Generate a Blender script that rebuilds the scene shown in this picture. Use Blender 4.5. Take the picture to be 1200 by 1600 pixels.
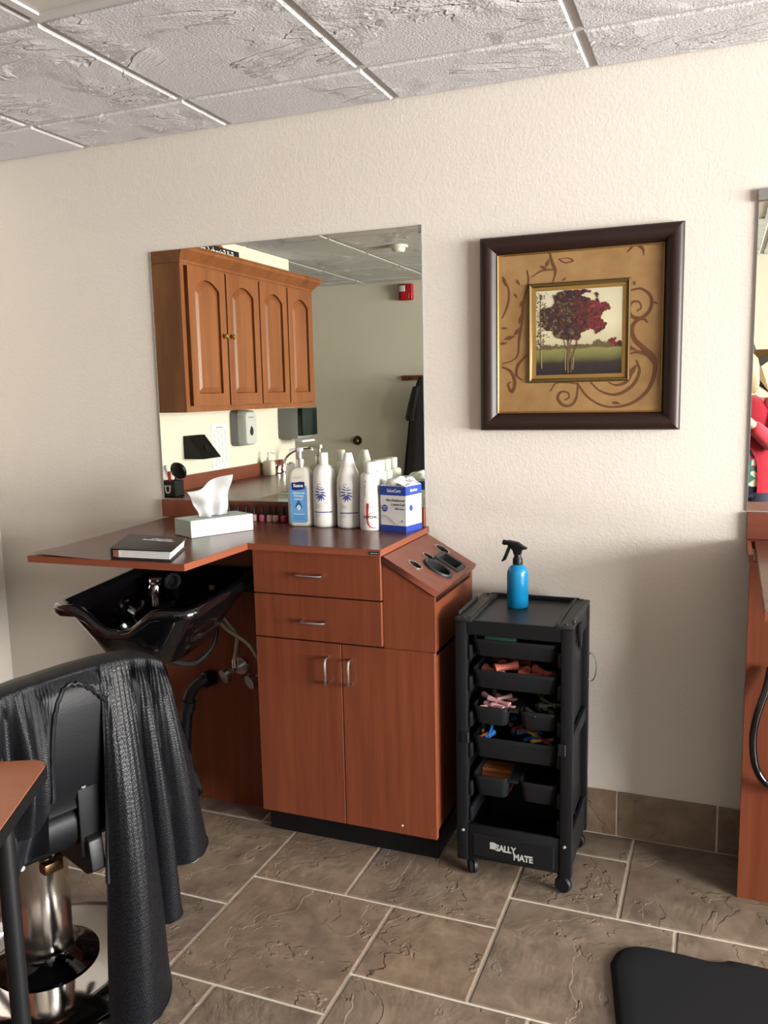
import bpy, bmesh, math, random
from mathutils import Matrix, Vector
PI = math.pi
for o in list(bpy.data.objects):
    bpy.data.objects.remove(o, do_unlink=True)
S = bpy.context.scene
C = S.collection

# ------------------------------------------------------------------ camera, world, light, exposure
CAMZ = 1.461
cam = bpy.data.cameras.new('camera')
cam.sensor_fit = 'HORIZONTAL'; cam.sensor_width = 36.0
cam.lens = 1321.4 / 1200 * 36.0
cam.clip_start = 0.01
camo = bpy.data.objects.new('camera', cam); C.objects.link(camo)
_r = Vector((0.93010928, 0.36665721, -0.02142962))
_d = Vector((0.0313896, -0.13748865, -0.99000584))
_f = Vector((-0.3659391, 0.92014095, -0.1393887))
camo.matrix_world = Matrix(((_r.x, -_d.x, -_f.x, 0), (_r.y, -_d.y, -_f.y, 0), (_r.z, -_d.z, -_f.z, CAMZ), (0, 0, 0, 1)))
S.camera = camo

RX0, RX1, RY0, RY1, RZ = -2.83, 4.60, -1.50, 2.70, 2.392      # the room
WIN = (-1.00, 2.45, 0.45, 2.20)                                  # window in the right wall: y0, y1, z0, z1

world = bpy.data.worlds.new('overcast_sky'); S.world = world
world.use_nodes = True
_bg = world.node_tree.nodes['Background']
_bg.inputs[0].default_value = (1.0, 0.985, 0.96, 1); _bg.inputs[1].default_value = 14.0


def portal(name, loc, rot, sx, sy):
    l = bpy.data.lights.new(name, 'AREA'); l.shape = 'RECTANGLE'; l.size = sx; l.size_y = sy
    l.cycles.is_portal = True
    o = bpy.data.objects.new(name, l); C.objects.link(o); o.location = loc; o.rotation_euler = rot
    return o


portal('daylight_portal', (RX1 + 0.02, (WIN[0] + WIN[1]) / 2, (WIN[2] + WIN[3]) / 2), (0, PI / 2, 0), WIN[3] - WIN[2], WIN[1] - WIN[0])

S.view_settings.view_transform = 'Standard'
S.view_settings.look = 'None'
S.view_settings.gamma = 1.0
S.view_settings.use_curve_mapping = False
S.view_settings.exposure = 2.58
try:
    S.cycles.max_bounces = 10; S.cycles.diffuse_bounces = 4; S.cycles.glossy_bounces = 6
    S.cycles.sample_clamp_indirect = 6.0
except Exception:
    pass

# ------------------------------------------------------------------ helpers
W = {}            # object name -> world matrix of its frame


ALB = 0.60        # overall reflectance of the painted and plastic surfaces


def srgb(r, g, b):
    def f(c):
        c /= 255.0
        return c / 12.92 if c <= 0.04045 else ((c + 0.055) / 1.055) ** 2.4
    return (f(r) * ALB, f(g) * ALB, f(b) * ALB, 1.0)


def B():
    return bmesh.new()


def box(bm, x0, x1, y0, y1, z0, z1, bev=0.0, seg=2):
    t = bmesh.new()
    bmesh.ops.create_cube(t, size=1.0, matrix=Matrix.Translation(((x0 + x1) / 2, (y0 + y1) / 2, (z0 + z1) / 2)) @ Matrix.Diagonal((abs(x1 - x0), abs(y1 - y0), abs(z1 - z0), 1)))
    if bev > 0:
        bmesh.ops.bevel(t, geom=list(t.edges), offset=bev, segments=seg, profile=0.5, affect='EDGES')
    return merge(bm, t)


def merge(bm, t, mat=None):
    if mat is not None:
        bmesh.ops.transform(t, matrix=mat, verts=t.verts)
    me = bpy.data.meshes.new('tmp'); t.to_mesh(me); t.free()
    bm.from_mesh(me); bpy.data.meshes.remove(me)
    return bm


def loft(bm, loops, cap0=True, cap1=True, closed=True):
    rows = [[bm.verts.new(p) for p in lp] for lp in loops]
    n = len(rows[0])
    for a, b in zip(rows, rows[1:]):
        for i in range(n if closed else n - 1):
            j = (i + 1) % n
            bm.faces.new((a[i], a[j], b[j], b[i]))
    if cap0: bm.faces.new(rows[0][::-1])
    if cap1: bm.faces.new(rows[-1])
    return bm


def rrect(cx, cy, hx, hy, r, z, n=5):
    out = []
    r = min(r, hx * 0.999, hy * 0.999)
    for k, (sx, sy) in enumerate(((1, 1), (-1, 1), (-1, -1), (1, -1))):
        for i in range(n + 1):
            a = PI / 2 * k + PI / 2 * i / n
            out.append((cx + sx * (hx - r) + r * math.cos(a), cy + sy * (hy - r) + r * math.sin(a), z))
    return out


def lathe(bm, prof, seg=24, c=(0, 0, 0), ell=1.0, mat=None):
    t = bmesh.new()
    loops = [[(max(r, 1e-5) * math.cos(2 * PI * i / seg), ell * max(r, 1e-5) * math.sin(2 * PI * i / seg), z) for i in range(seg)] for r, z in prof]
    loft(t, loops)
    m = Matrix.Translation(c)
    if mat is not None: m = m @ mat
    return merge(bm, t, m)


def basis(d):
    d = Vector(d).normalized()
    u = Vector((0, 0, 1)) if abs(d.z) < 0.9 else Vector((1, 0, 0))
    a = d.cross(u).normalized(); b = d.cross(a).normalized()
    return d, a, b


def cyl(bm, p0, p1, r0, r1=None, seg=16):
    r1 = r0 if r1 is None else r1
    d, a, b = basis(Vector(p1) - Vector(p0))
    loops = [[tuple(Vector(p) - (a * math.cos(2 * PI * i / seg) * -r) + b * math.sin(2 * PI * i / seg) * r) for i in range(seg)] for p, r in ((p0, r0), (p1, r1))]
    return loft(bm, loops)


def smooth_path(pts, n=6):
    P = [Vector(p) for p in pts]
    P = [P[0] * 2 - P[1]] + P + [P[-1] * 2 - P[-2]]
    out = []
    for i in range(1, len(P) - 2):
        for k in range(n):
            t = k / n
            out.append(0.5 * ((2 * P[i]) + (P[i + 1] - P[i - 1]) * t + (2 * P[i - 1] - 5 * P[i] + 4 * P[i + 1] - P[i + 2]) * t * t + (-P[i - 1] + 3 * P[i] - 3 * P[i + 1] + P[i + 2]) * t ** 3))
    out.append(P[-2])
    return out


def tube(bm, pts, r, seg=10, n=6, raw=False):
    P = [Vector(p) for p in pts] if raw else smooth_path(pts, n)
    loops = []
    prev = None
    for i, p in enumerate(P):
        d = (P[min(i + 1, len(P) - 1)] - P[max(i - 1, 0)]).normalized()
        if prev is None:
            _, a, b = basis(d)
        else:
            a = (prev - d * prev.dot(d)).normalized(); b = d.cross(a)
        prev = a
        rr = r(i / (len(P) - 1)) if callable(r) else r
        loops.append([tuple(p + a * math.cos(2 * PI * k / seg) * rr + b * math.sin(2 * PI * k / seg) * rr) for k in range(seg)])
    return loft(bm, loops)


def prism(bm, poly, a0, a1, axis='z', bev=0.0):
    """poly: 2D points; axis z: (x,y); axis y: (x,z); axis x: (y,z)"""
    t = bmesh.new()
    def mk(p, a):
        return {'z': (p[0], p[1], a), 'y': (p[0], a, p[1]), 'x': (a, p[0], p[1])}[axis]
    loft(t, [[mk(p, a0) for p in poly], [mk(p, a1) for p in poly]])
    bmesh.ops.recalc_face_normals(t, faces=t.faces)
    if bev > 0:
        es = [e for e in t.edges if len(e.link_faces) == 2 and e.calc_face_angle(0) > 0.6]
        bmesh.ops.bevel(t, geom=es, offset=bev, segments=2, profile=0.5, affect='EDGES')
    return merge(bm, t)


def holed(bm, outer, holes, depth, mat):
    """flat plate (local xy, thickness depth below z=0) with holes"""
    cu = bpy.data.curves.new('tmp', 'CURVE'); cu.dimensions = '2D'; cu.fill_mode = 'BOTH'
    for lp in [outer] + holes:
        sp = cu.splines.new('POLY'); sp.points.add(len(lp) - 1)
        for p, q in zip(sp.points, lp): p.co = (q[0], q[1], 0, 1)
        sp.use_cyclic_u = True
    cu.extrude = depth / 2
    return from_curve(bm, cu, mat @ Matrix.Translation((0, 0, -depth / 2)))


def from_curve(bm, cu, mat):
    o = bpy.data.objects.new('tmp', cu); C.objects.link(o)
    dg = bpy.context.evaluated_depsgraph_get()
    me = bpy.data.meshes.new_from_object(o.evaluated_get(dg))
    t = bmesh.new(); t.from_mesh(me)
    bpy.data.meshes.remove(me); bpy.data.objects.remove(o); bpy.data.curves.remove(cu)
    return merge(bm, t, mat)


def text_bm(s, size, bold=0.0, shear=0.0, space=1.0, ext=0.0002, align='CENTER', narrow=1.0):
    cu = bpy.data.curves.new('tmp', 'FONT'); cu.body = s; cu.size = size; cu.offset = bold
    cu.shear = shear; cu.space_character = space; cu.extrude = ext; cu.align_x = align; cu.resolution_u = 3
    return from_curve(bmesh.new(), cu, Matrix.Diagonal((narrow, 1, 1, 1)))


def face_y(x, y, z, rz=0.0):
    """text/plate frame: local xy -> plane facing -Y (rotated by rz about Z)"""
    return Matrix.Translation((x, y, z)) @ Matrix.Rotation(rz, 4, 'Z') @ Matrix.Rotation(PI / 2, 4, 'X')


def wrap(t, rfun, th0, z0, lift=0.0006):
    """flat xy drawing -> around a vertical body whose radius at height z is rfun(z); th0 faces outward direction"""
    for v in t.verts:
        z = z0 + v.co.y
        r = rfun(z) + lift
        a = th0 + v.co.x / max(rfun(z), 1e-4)
        rr = r + v.co.z
        v.co = (rr * math.cos(a), rr * math.sin(a), z)
    return t


def rect_grid(w, h, nx=10, ny=2):
    t = bmesh.new()
    vs = [[t.verts.new((-w / 2 + w * i / nx, -h / 2 + h * j / ny, 0)) for i in range(nx + 1)] for j in range(ny + 1)]
    for j in range(ny):
        for i in range(nx):
            t.faces.new((vs[j][i], vs[j][i + 1], vs[j + 1][i + 1], vs[j + 1][i]))
    return t


def finish(name, bm, mat, smooth=True, ang=35):
    bmesh.ops.recalc_face_normals(bm, faces=bm.faces)
    me = bpy.data.meshes.new(name); bm.to_mesh(me); bm.free()
    if mat is not None: me.materials.append(mat)
    if smooth:
        me.polygons.foreach_set('use_smooth', [True] * len(me.polygons))
        me.set_sharp_from_angle(angle=math.radians(ang))
    return me


def thing(name, label, cat, loc=(0, 0, 0), rz=0.0, group=None):
    o = bpy.data.objects.new(name, None); C.objects.link(o)
    o.empty_display_size = 0.05
    o.location = loc; o.rotation_euler = (0, 0, rz)
    o['label'] = label; o['category'] = cat
    if group: o['group'] = group
    W[o.name] = Matrix.Translation(loc) @ Matrix.Rotation(rz, 4, 'Z')
    return o


def part(name, bm, mat, parent, local=False, label=None, smooth=True, ang=35, kind=None):
    """a mesh under a thing or under a part; geometry given in world coordinates unless local"""
    if not local:
        bmesh.ops.transform(bm, matrix=W[parent.name].inverted(), verts=bm.verts)
    o = bpy.data.objects.new(name, finish(name, bm, mat, smooth, ang)); C.objects.link(o)
    o.parent = parent
    W[o.name] = W[parent.name]
    if label: o['label'] = label
    if kind: o['kind'] = kind
    return o


def solo(name, bm, mat, label, cat, loc, group=None, rz=0.0, local=False, smooth=True, ang=35):
    m = Matrix.Translation(loc) @ Matrix.Rotation(rz, 4, 'Z')
    if not local:
        bmesh.ops.transform(bm, matrix=m.inverted(), verts=bm.verts)
    o = bpy.data.objects.new(name, finish(name, bm, mat, smooth, ang)); C.objects.link(o)
    o.location = loc; o.rotation_euler = (0, 0, rz)
    o['label'] = label; o['category'] = cat
    if group: o['group'] = group
    W[o.name] = m
    return o


def struct(name, bm, mat, label, cat, parent=None):
    o = bpy.data.objects.new(name, finish(name, bm, mat, True, 30)); C.objects.link(o)
    o['kind'] = 'structure'; o['label'] = label; o['category'] = cat
    W[o.name] = Matrix.Identity(4)
    return o


def copy_tree(o, parent=None, loc=None, rz=None, label=None, group=None):
    c = o.copy(); C.objects.link(c); c.parent = parent
    if loc is not None: c.location = loc
    if rz is not None: c.rotation_euler = (0, 0, rz)
    if label: c['label'] = label
    if group: c['group'] = group
    for ch in list(o.children): copy_tree(ch, c)
    return c


# ------------------------------------------------------------------ materials
def mat(name, col, rough=0.5, metal=0.0, spec=0.5, trans=0.0, ior=1.45, coat=0.0, sheen=0.0, alpha=1.0, bump=None):
    m = bpy.data.materials.new(name); m.use_nodes = True
    n = m.node_tree.nodes; l = m.node_tree.links
    p = n['Principled BSDF']
    if metal > 0.5: col = (col[0] / ALB, col[1] / ALB, col[2] / ALB, 1)
    p.inputs['Base Color'].default_value = col
    p.inputs['Roughness'].default_value = rough
    p.inputs['Metallic'].default_value = metal
    p.inputs['Specular IOR Level'].default_value = spec * 0.6
    p.inputs['Transmission Weight'].default_value = trans
    p.inputs['IOR'].default_value = ior
    p.inputs['Coat Weight'].default_value = coat
    p.inputs['Sheen Weight'].default_value = sheen
    p.inputs['Alpha'].default_value = alpha
    # every material carries a faint procedural variation
    tc = n.new('ShaderNodeTexCoord'); nz = n.new('ShaderNodeTexNoise')
    l.new(tc.outputs['Object'], nz.inputs['Vector'])
    sc, st = bump if bump else (180.0, 0.02)
    nz.inputs['Scale'].default_value = sc; nz.inputs['Detail'].default_value = 3
    b = n.new('ShaderNodeBump'); b.inputs['Strength'].default_value = st; b.inputs['Distance'].default_value = 0.002
    l.new(nz.outputs['Fac'], b.inputs['Height']); l.new(b.outputs['Normal'], p.inputs['Normal'])
    return m


def N(m, kind, **kw):
    nd = m.node_tree.nodes.new(kind)
    for k, v in kw.items():
        if k in nd.inputs.keys(): nd.inputs[k].default_value = v
        else: setattr(nd, k, v)
    return nd


def ramp(m, src, stops):
    r = m.node_tree.nodes.new('ShaderNodeValToRGB')
    e = r.color_ramp.elements
    while len(e) < len(stops): e.new(0.5)
    for q, (p, c) in zip(e, stops): q.position = p; q.color = c
    m.node_tree.links.new(src, r.inputs['Fac'])
    return r


def math_node(m, op, a, b=None):
    nd = m.node_tree.nodes.new('ShaderNodeMath'); nd.operation = op
    for i, v in enumerate((a, b)):
        if v is None: continue
        if isinstance(v, (int, float)): nd.inputs[i].default_value = v
        else: m.node_tree.links.new(v, nd.inputs[i])
    return nd.outputs[0]


def mixc(m, fac, a, b, blend='MIX'):
    nd = m.node_tree.nodes.new('ShaderNodeMix'); nd.data_type = 'RGBA'; nd.blend_type = blend
    for i, v in ((0, fac), (6, a), (7, b)):
        if isinstance(v, (int, float)): nd.inputs[i].default_value = v
        elif isinstance(v, tuple): nd.inputs[i].default_value = v
        else: m.node_tree.links.new(v, nd.inputs[i])
    return nd.outputs[2]


def base(name, rough, spec=0.5, coat=0.0):
    m = bpy.data.materials.new(name); m.use_nodes = True
    p = m.node_tree.nodes['Principled BSDF']
    p.inputs['Roughness'].default_value = rough; p.inputs['Specular IOR Level'].default_value = spec * 0.6
    p.inputs['Coat Weight'].default_value = coat
    return m, p, m.node_tree.links


def bumpn(m, p, h, strength, dist):
    b = m.node_tree.nodes.new('ShaderNodeBump'); b.inputs['Strength'].default_value = strength; b.inputs['Distance'].default_value = dist
    m.node_tree.links.new(h, b.inputs['Height']); m.node_tree.links.new(b.outputs['Normal'], p.inputs['Normal'])


def wood(name, light, dark, scale, rough=0.4, spec=0.4, ring=0.0, coat=0.0, blotch=0.35):
    """grain runs along the axis with the smallest scale"""
    m, p, l = base(name, rough, spec, coat)
    tc = N(m, 'ShaderNodeTexCoord'); mp = N(m, 'ShaderNodeMapping'); mp.inputs['Scale'].default_value = scale
    l.new(tc.outputs['Object'], mp.inputs['Vector'])
    g = N(m, 'ShaderNodeTexNoise', Scale=1.0, Detail=6.0, Roughness=0.65, Distortion=0.3)
    l.new(mp.outputs['Vector'], g.inputs['Vector'])
    mp2 = N(m, 'ShaderNodeMapping'); mp2.inputs['Scale'].default_value = tuple(s * 0.16 for s in scale)
    l.new(tc.outputs['Object'], mp2.inputs['Vector'])
    g2 = N(m, 'ShaderNodeTexNoise', Scale=1.0, Detail=3.0, Distortion=0.6)
    l.new(mp2.outputs['Vector'], g2.inputs['Vector'])
    src = math_node(m, 'ADD', math_node(m, 'MULTIPLY', g.outputs['Fac'], 1 - blotch), math_node(m, 'MULTIPLY', g2.outputs['Fac'], blotch))
    if ring > 0:
        mp3 = N(m, 'ShaderNodeMapping'); mp3.inputs['Scale'].default_value = tuple(s * 0.05 for s in scale)
        l.new(tc.outputs['Object'], mp3.inputs['Vector'])
        g3 = N(m, 'ShaderNodeTexNoise', Scale=1.0, Detail=1.0, Distortion=0.4); l.new(mp3.outputs['Vector'], g3.inputs['Vector'])
        pp = math_node(m, 'PINGPONG', math_node(m, 'MULTIPLY', g3.outputs['Fac'], 14.0), 1.0)
        src = math_node(m, 'ADD', math_node(m, 'MULTIPLY', src, 1 - ring), math_node(m, 'MULTIPLY', pp, ring))
    r = ramp(m, src, [(0.28, dark), (0.72, light)])
    l.new(r.outputs['Color'], p.inputs['Base Color'])
    bumpn(m, p, g.outputs['Fac'], 0.05, 0.001)
    return m


M = {}
# walls: cream paint on a light orange-peel texture
m, p, l = base('cream_wall_paint', 0.55, 0.25)
geo = N(m, 'ShaderNodeNewGeometry')
n1 = N(m, 'ShaderNodeTexNoise', Scale=125.0, Detail=3.0, Roughness=0.6); l.new(geo.outputs['Position'], n1.inputs['Vector'])
n2 = N(m, 'ShaderNodeTexNoise', Scale=1.2, Detail=2.0); l.new(geo.outputs['Position'], n2.inputs['Vector'])
r = ramp(m, n2.outputs['Fac'], [(0.3, srgb(230, 221, 209)), (0.7, srgb(235, 227, 216))])
l.new(r.outputs['Color'], p.inputs['Base Color'])
h = ramp(m, n1.outputs['Fac'], [(0.42, (0, 0, 0, 1)), (0.62, (1, 1, 1, 1))])
bumpn(m, p, h.outputs['Color'], 0.26, 0.0013)
M['wall'] = m

# ceiling tile: white pitted face with torn slate-like ridges
m, p, l = base('sculpted_ceiling_tile', 0.8, 0.15)
geo = N(m, 'ShaderNodeNewGeometry'); oi = N(m, 'ShaderNodeObjectInfo')
off = N(m, 'ShaderNodeVectorMath', operation='MULTIPLY_ADD')
cmb = N(m, 'ShaderNodeCombineXYZ'); l.new(oi.outputs['Random'], cmb.inputs[0]); l.new(oi.outputs['Random'], cmb.inputs[1])
l.new(cmb.outputs[0], off.inputs[0]); off.inputs[1].default_value = (37, 53, 0); l.new(geo.outputs['Position'], off.inputs[2])
mp = N(m, 'ShaderNodeMapping'); mp.inputs['Scale'].default_value = (1.7, 3.6, 1); mp.inputs['Rotation'].default_value = (0, 0, 0.5); l.new(off.outputs[0], mp.inputs['Vector'])
na = N(m, 'ShaderNodeTexNoise', Scale=1.0, Detail=5.0, Roughness=0.55, Distortion=0.7); l.new(mp.outputs['Vector'], na.inputs['Vector'])
saw = math_node(m, 'FRACT', math_node(m, 'MULTIPLY', na.outputs['Fac'], 8.0))
rid = ramp(m, saw, [(0.0, (0, 0, 0, 1)), (0.10, (1, 1, 1, 1)), (1.0, (0.0, 0.0, 0.0, 1))])
nm = N(m, 'ShaderNodeTexNoise', Scale=3.1, Detail=2.0); l.new(off.outputs[0], nm.inputs['Vector'])
msk = ramp(m, nm.outputs['Fac'], [(0.49, (0, 0, 0, 1)), (0.58, (1, 1, 1, 1))])
nf = N(m, 'ShaderNodeTexNoise', Scale=120.0, Detail=3.0, Roughness=0.7); l.new(geo.outputs['Position'], nf.inputs['Vector'])
hh = math_node(m, 'ADD', math_node(m, 'MULTIPLY', math_node(m, 'MULTIPLY', rid.outputs['Color'], msk.outputs['Color']), 1.5), math_node(m, 'MULTIPLY', nf.outputs['Fac'], 0.75))
bumpn(m, p, hh, 0.9, 0.006)
p.inputs['Base Color'].default_value = srgb(222, 221, 222)
M['ctile'] = m
M['cgrid'] = mat('white_ceiling_grid', srgb(205, 202, 198), 0.5)
M['lens'] = mat('acrylic_light_lens', srgb(205, 200, 190), 0.35, bump=(300, 0.15))

# floor tile: brown-grey cleft slate look, each tile shifted
m, p, l = base('slate_look_floor_tile', 0.42, 0.45)
geo = N(m, 'ShaderNodeNewGeometry'); oi = N(m, 'ShaderNodeObjectInfo')
off = N(m, 'ShaderNodeVectorMath', operation='MULTIPLY_ADD')
cmb = N(m, 'ShaderNodeCombineXYZ'); l.new(oi.outputs['Random'], cmb.inputs[0]); l.new(oi.outputs['Random'], cmb.inputs[1])
l.new(cmb.outputs[0], off.inputs[0]); off.inputs[1].default_value = (41, 67, 0); l.new(geo.outputs['Position'], off.inputs[2])
na = N(m, 'ShaderNodeTexNoise', Scale=3.2, Detail=5.0, Roughness=0.58, Distortion=0.45); l.new(off.outputs[0], na.inputs['Vector'])
nb = N(m, 'ShaderNodeTexNoise', Scale=12.0, Detail=5.0, Roughness=0.65, Distortion=0.4); l.new(off.outputs[0], nb.inputs['Vector'])
c1 = ramp(m, na.outputs['Fac'], [(0.30, srgb(140, 124, 112)), (0.45, srgb(166, 147, 129)), (0.58, srgb(180, 158, 134)), (0.72, srgb(156, 142, 131))])
c2 = ramp(m, nb.outputs['Fac'], [(0.33, srgb(116, 103, 94)), (0.68, srgb(192, 174, 157))])
col = mixc(m, 0.50, c1.outputs['Color'], c2.outputs['Color'])
tint = ramp(m, oi.outputs['Random'], [(0.0, srgb(230, 225, 222)), (0.5, srgb(255, 250, 240)), (1.0, srgb(255, 238, 220))])
col = mixc(m, 0.8, col, tint.outputs['Color'], 'MULTIPLY')
l.new(col, p.inputs['Base Color'])
saw = math_node(m, 'FRACT', math_node(m, 'MULTIPLY', na.outputs['Fac'], 6.0))
rid = ramp(m, saw, [(0.0, (0, 0, 0, 1)), (0.05, (1, 1, 1, 1)), (1.0, (0, 0, 0, 1))])
nk = N(m, 'ShaderNodeTexNoise', Scale=5.0, Detail=2.0); l.new(off.outputs[0], nk.inputs['Vector'])
mk = ramp(m, nk.outputs['Fac'], [(0.40, (0.30, 0.30, 0.30, 1)), (0.58, (1, 1, 1, 1))])
hh = math_node(m, 'ADD', math_node(m, 'MULTIPLY', rid.outputs['Color'], mk.outputs['Color']), math_node(m, 'MULTIPLY', nb.outputs['Fac'], 0.5))
bumpn(m, p, hh, 0.55, 0.0052)
M['ftile'] = m
M['grout'] = mat('pale_grout', srgb(226, 216, 198), 0.85, bump=(260, 0.3))

CH_L, CH_D = srgb(142, 77, 50), srgb(108, 54, 35)
M['cherry'] = wood('cherry_laminate_upright_grain', CH_L, CH_D, (46, 46, 2.2), 0.42, 0.4)
M['cherry_h'] = wood('cherry_laminate_level_grain', srgb(134, 75, 57), srgb(104, 54, 41), (2.2, 46, 46), 0.33, 0.45)
M['cherry_edge'] = wood('cherry_edge_band', srgb(150, 84, 58), srgb(130, 68, 46), (3, 3, 30), 0.45, 0.4)
M['cherry_top'] = wood('cherry_worktop_laminate', srgb(116, 66, 52), srgb(94, 50, 39), (2.5, 40, 40), 0.27, 0.5)
M['oak'] = wood('honey_oak', srgb(160, 98, 58), srgb(112, 60, 32), (34, 34, 2.0), 0.38, 0.45, ring=0.12)
M['oak_end_lit'] = wood('honey_oak_grain_bounce_lit', srgb(196, 130, 82), srgb(128, 76, 40), (16, 30, 3.6), 0.4, 0.4, ring=0.5)  # same oak made lighter: bounce light on the end panel put into the colour
M['table_wood'] = wood('orange_wood_laminate', srgb(190, 112, 72), srgb(170, 95, 58), (3, 40, 40), 0.3, 0.45)
M['black'] = mat('black_plastic', srgb(17, 18, 20), 0.42)
M['cart'] = mat('charcoal_cart_plastic', srgb(19, 21, 24), 0.45, bump=(420, 0.06))
M['cart_top'] = mat('charcoal_tray_plastic', srgb(46, 48, 49), 0.42, bump=(420, 0.06))
M['tray'] = mat('grey_black_tray_plastic', srgb(27, 29, 32), 0.5)
M['kick'] = mat('black_vinyl_kick', srgb(16, 16, 17), 0.5)
M['gloss_black'] = mat('glossy_black_shampoo_bowl', srgb(9, 10, 12), 0.10, spec=0.6, coat=0.6)
M['chrome'] = mat('chrome', srgb(225, 225, 225), 0.08, 1.0)
M['column'] = mat('polished_column_steel', srgb(196, 190, 182), 0.2, 1.0)
M['steel'] = mat('brushed_steel', srgb(190, 190, 188), 0.25, 1.0)
M['brass'] = mat('brass', srgb(205, 165, 85), 0.2, 1.0)
M['braid'] = mat('braided_steel_hose', srgb(150, 140, 125), 0.35, 0.8, bump=(900, 0.5))
M['rubber'] = mat('black_rubber', srgb(18, 18, 19), 0.6)
M['dark'] = mat('dark_recess', srgb(10, 10, 10), 0.7)
M['mirror'] = mat('silvered_mirror', srgb(226, 229, 214), 0.0, 1.0, bump=(1, 0.0))
M['white'] = mat('white_plastic', srgb(238, 236, 230), 0.3)
M['white_paper'] = mat('white_paper', srgb(245, 245, 243), 0.85)
M['tissue'] = mat('white_tissue', srgb(250, 250, 250), 0.9)
M['cotton'] = mat('cotton', srgb(248, 247, 245), 0.95, bump=(160, 0.6))
M['cream_plastic'] = mat('cream_lotion_bottle', srgb(226, 220, 205), 0.32)
M['pump'] = mat('grey_pump', srgb(205, 205, 206), 0.3)
M['blue_label'] = mat('light_blue_label', srgb(104, 160, 208), 0.35)
M['navy'] = mat('navy_print', srgb(30, 38, 98), 0.4)
M['violet'] = mat('violet_blue_print', srgb(66, 76, 150), 0.4)
M['royal'] = mat('royal_blue_print', srgb(48, 78, 172), 0.4)
M['royal2'] = mat('royal_blue_carton_board', srgb(44, 72, 164), 0.45)
M['mid_blue'] = mat('mid_blue_print', srgb(34, 96, 160), 0.4)
M['ink'] = mat('black_print', srgb(38, 38, 42), 0.5)
M['grey_ink'] = mat('grey_print', srgb(140, 140, 145), 0.5)
M['white_ink'] = mat('white_print', srgb(240, 242, 246), 0.5)
M['silver_ink'] = mat('silver_print', srgb(185, 187, 182), 0.45)
M['red'] = mat('red_print', srgb(196, 30, 48), 0.4)
M['green_ink'] = mat('pale_green_print', srgb(120, 180, 150), 0.5)
M['mint'] = mat('mint_carton', srgb(205, 222, 208), 0.6)
M['carton'] = mat('white_carton', srgb(240, 240, 238), 0.55)
M['binder'] = mat('black_binder_vinyl', srgb(40, 38, 37), 0.4, bump=(350, 0.15))
M['spray_blue'] = mat('satin_blue_bottle', srgb(18, 140, 196), 0.28, coat=0.3)
M['leather'] = mat('black_chair_vinyl', srgb(14, 15, 18), 0.45, spec=0.28, bump=(240, 0.2))
M['frame'] = mat('dark_bronze_frame', srgb(46, 28, 23), 0.42, spec=0.5)
M['gold'] = mat('antique_gold', srgb(150, 118, 66), 0.35, 0.75)
M['olive'] = mat('olive_gold_frame', srgb(112, 92, 52), 0.4, 0.45)
M['alarm_red'] = mat('fire_alarm_red', srgb(170, 28, 36), 0.4)
M['bronze'] = mat('bronze', srgb(96, 72, 50), 0.35, 0.9)
M['robe'] = mat('black_cloth', srgb(22, 22, 26), 0.9, sheen=0.3, bump=(80, 0.3))
M['grey'] = mat('grey_plastic', srgb(150, 152, 152), 0.4)
M['light_grey'] = mat('light_grey_plastic', srgb(200, 202, 203), 0.35)
M['smoke'] = mat('smoked_plastic', srgb(30, 42, 38), 0.15)
M['mat_rubber'] = mat('matt_black_floor_mat', srgb(20, 21, 24), 0.75, bump=(60, 0.15))
M['orange'] = mat('orange_carton', srgb(200, 120, 66), 0.6)
M['pumpkin'] = mat('orange_pumpkin', srgb(206, 96, 52), 0.5)
M['outlet'] = mat('ivory_plate', srgb(232, 226, 208), 0.4)
M['star'] = mat('rusty_brown_metal', srgb(110, 78, 44), 0.5, 0.3, bump=(30, 0.5))
M['star_dark'] = mat('dark_star_facet', srgb(54, 50, 44), 0.5, 0.3)  # darker tone for one half of each star point
M['skin'] = mat('skin', srgb(222, 176, 152), 0.5)
M['hair'] = mat('blond_hair', srgb(196, 172, 138), 0.5, bump=(120, 0.6))
M['coral'] = mat('coral_red_knit', srgb(216, 48, 76), 0.9, sheen=0.2, bump=(220, 0.4))
M['denim'] = mat('dark_denim', srgb(34, 38, 62), 0.85, bump=(300, 0.3))
M['clear'] = mat('clear_plastic', srgb(240, 235, 232), 0.15, trans=0.8, ior=1.3, alpha=0.55)
M['carpet'] = mat('light_absorbing_carpet', srgb(92, 88, 84), 0.95, bump=(300, 0.5))  # floor of the added hall only, dark to absorb bounce light
M['window_frame'] = mat('white_window_frame', srgb(235, 233, 228), 0.4)

# floral blouse
m, p, l = base('floral_blouse', 0.85, 0.2)
tc = N(m, 'ShaderNodeTexCoord'); v = N(m, 'ShaderNodeTexVoronoi', Scale=26.0); l.new(tc.outputs['Object'], v.inputs['Vector'])
sp = N(m, 'ShaderNodeSeparateColor'); l.new(v.outputs['Color'], sp.inputs['Color'])
r = ramp(m, sp.outputs[0], [(0.0, srgb(230, 220, 210)), (0.3, srgb(176, 52, 128)), (0.5, srgb(70, 128, 112)), (0.68, srgb(36, 32, 40)), (0.85, srgb(236, 190, 176))])
r.color_ramp.interpolation = 'CONSTANT'
l.new(r.outputs['Color'], p.inputs['Base Color']); M['floral'] = m

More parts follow.
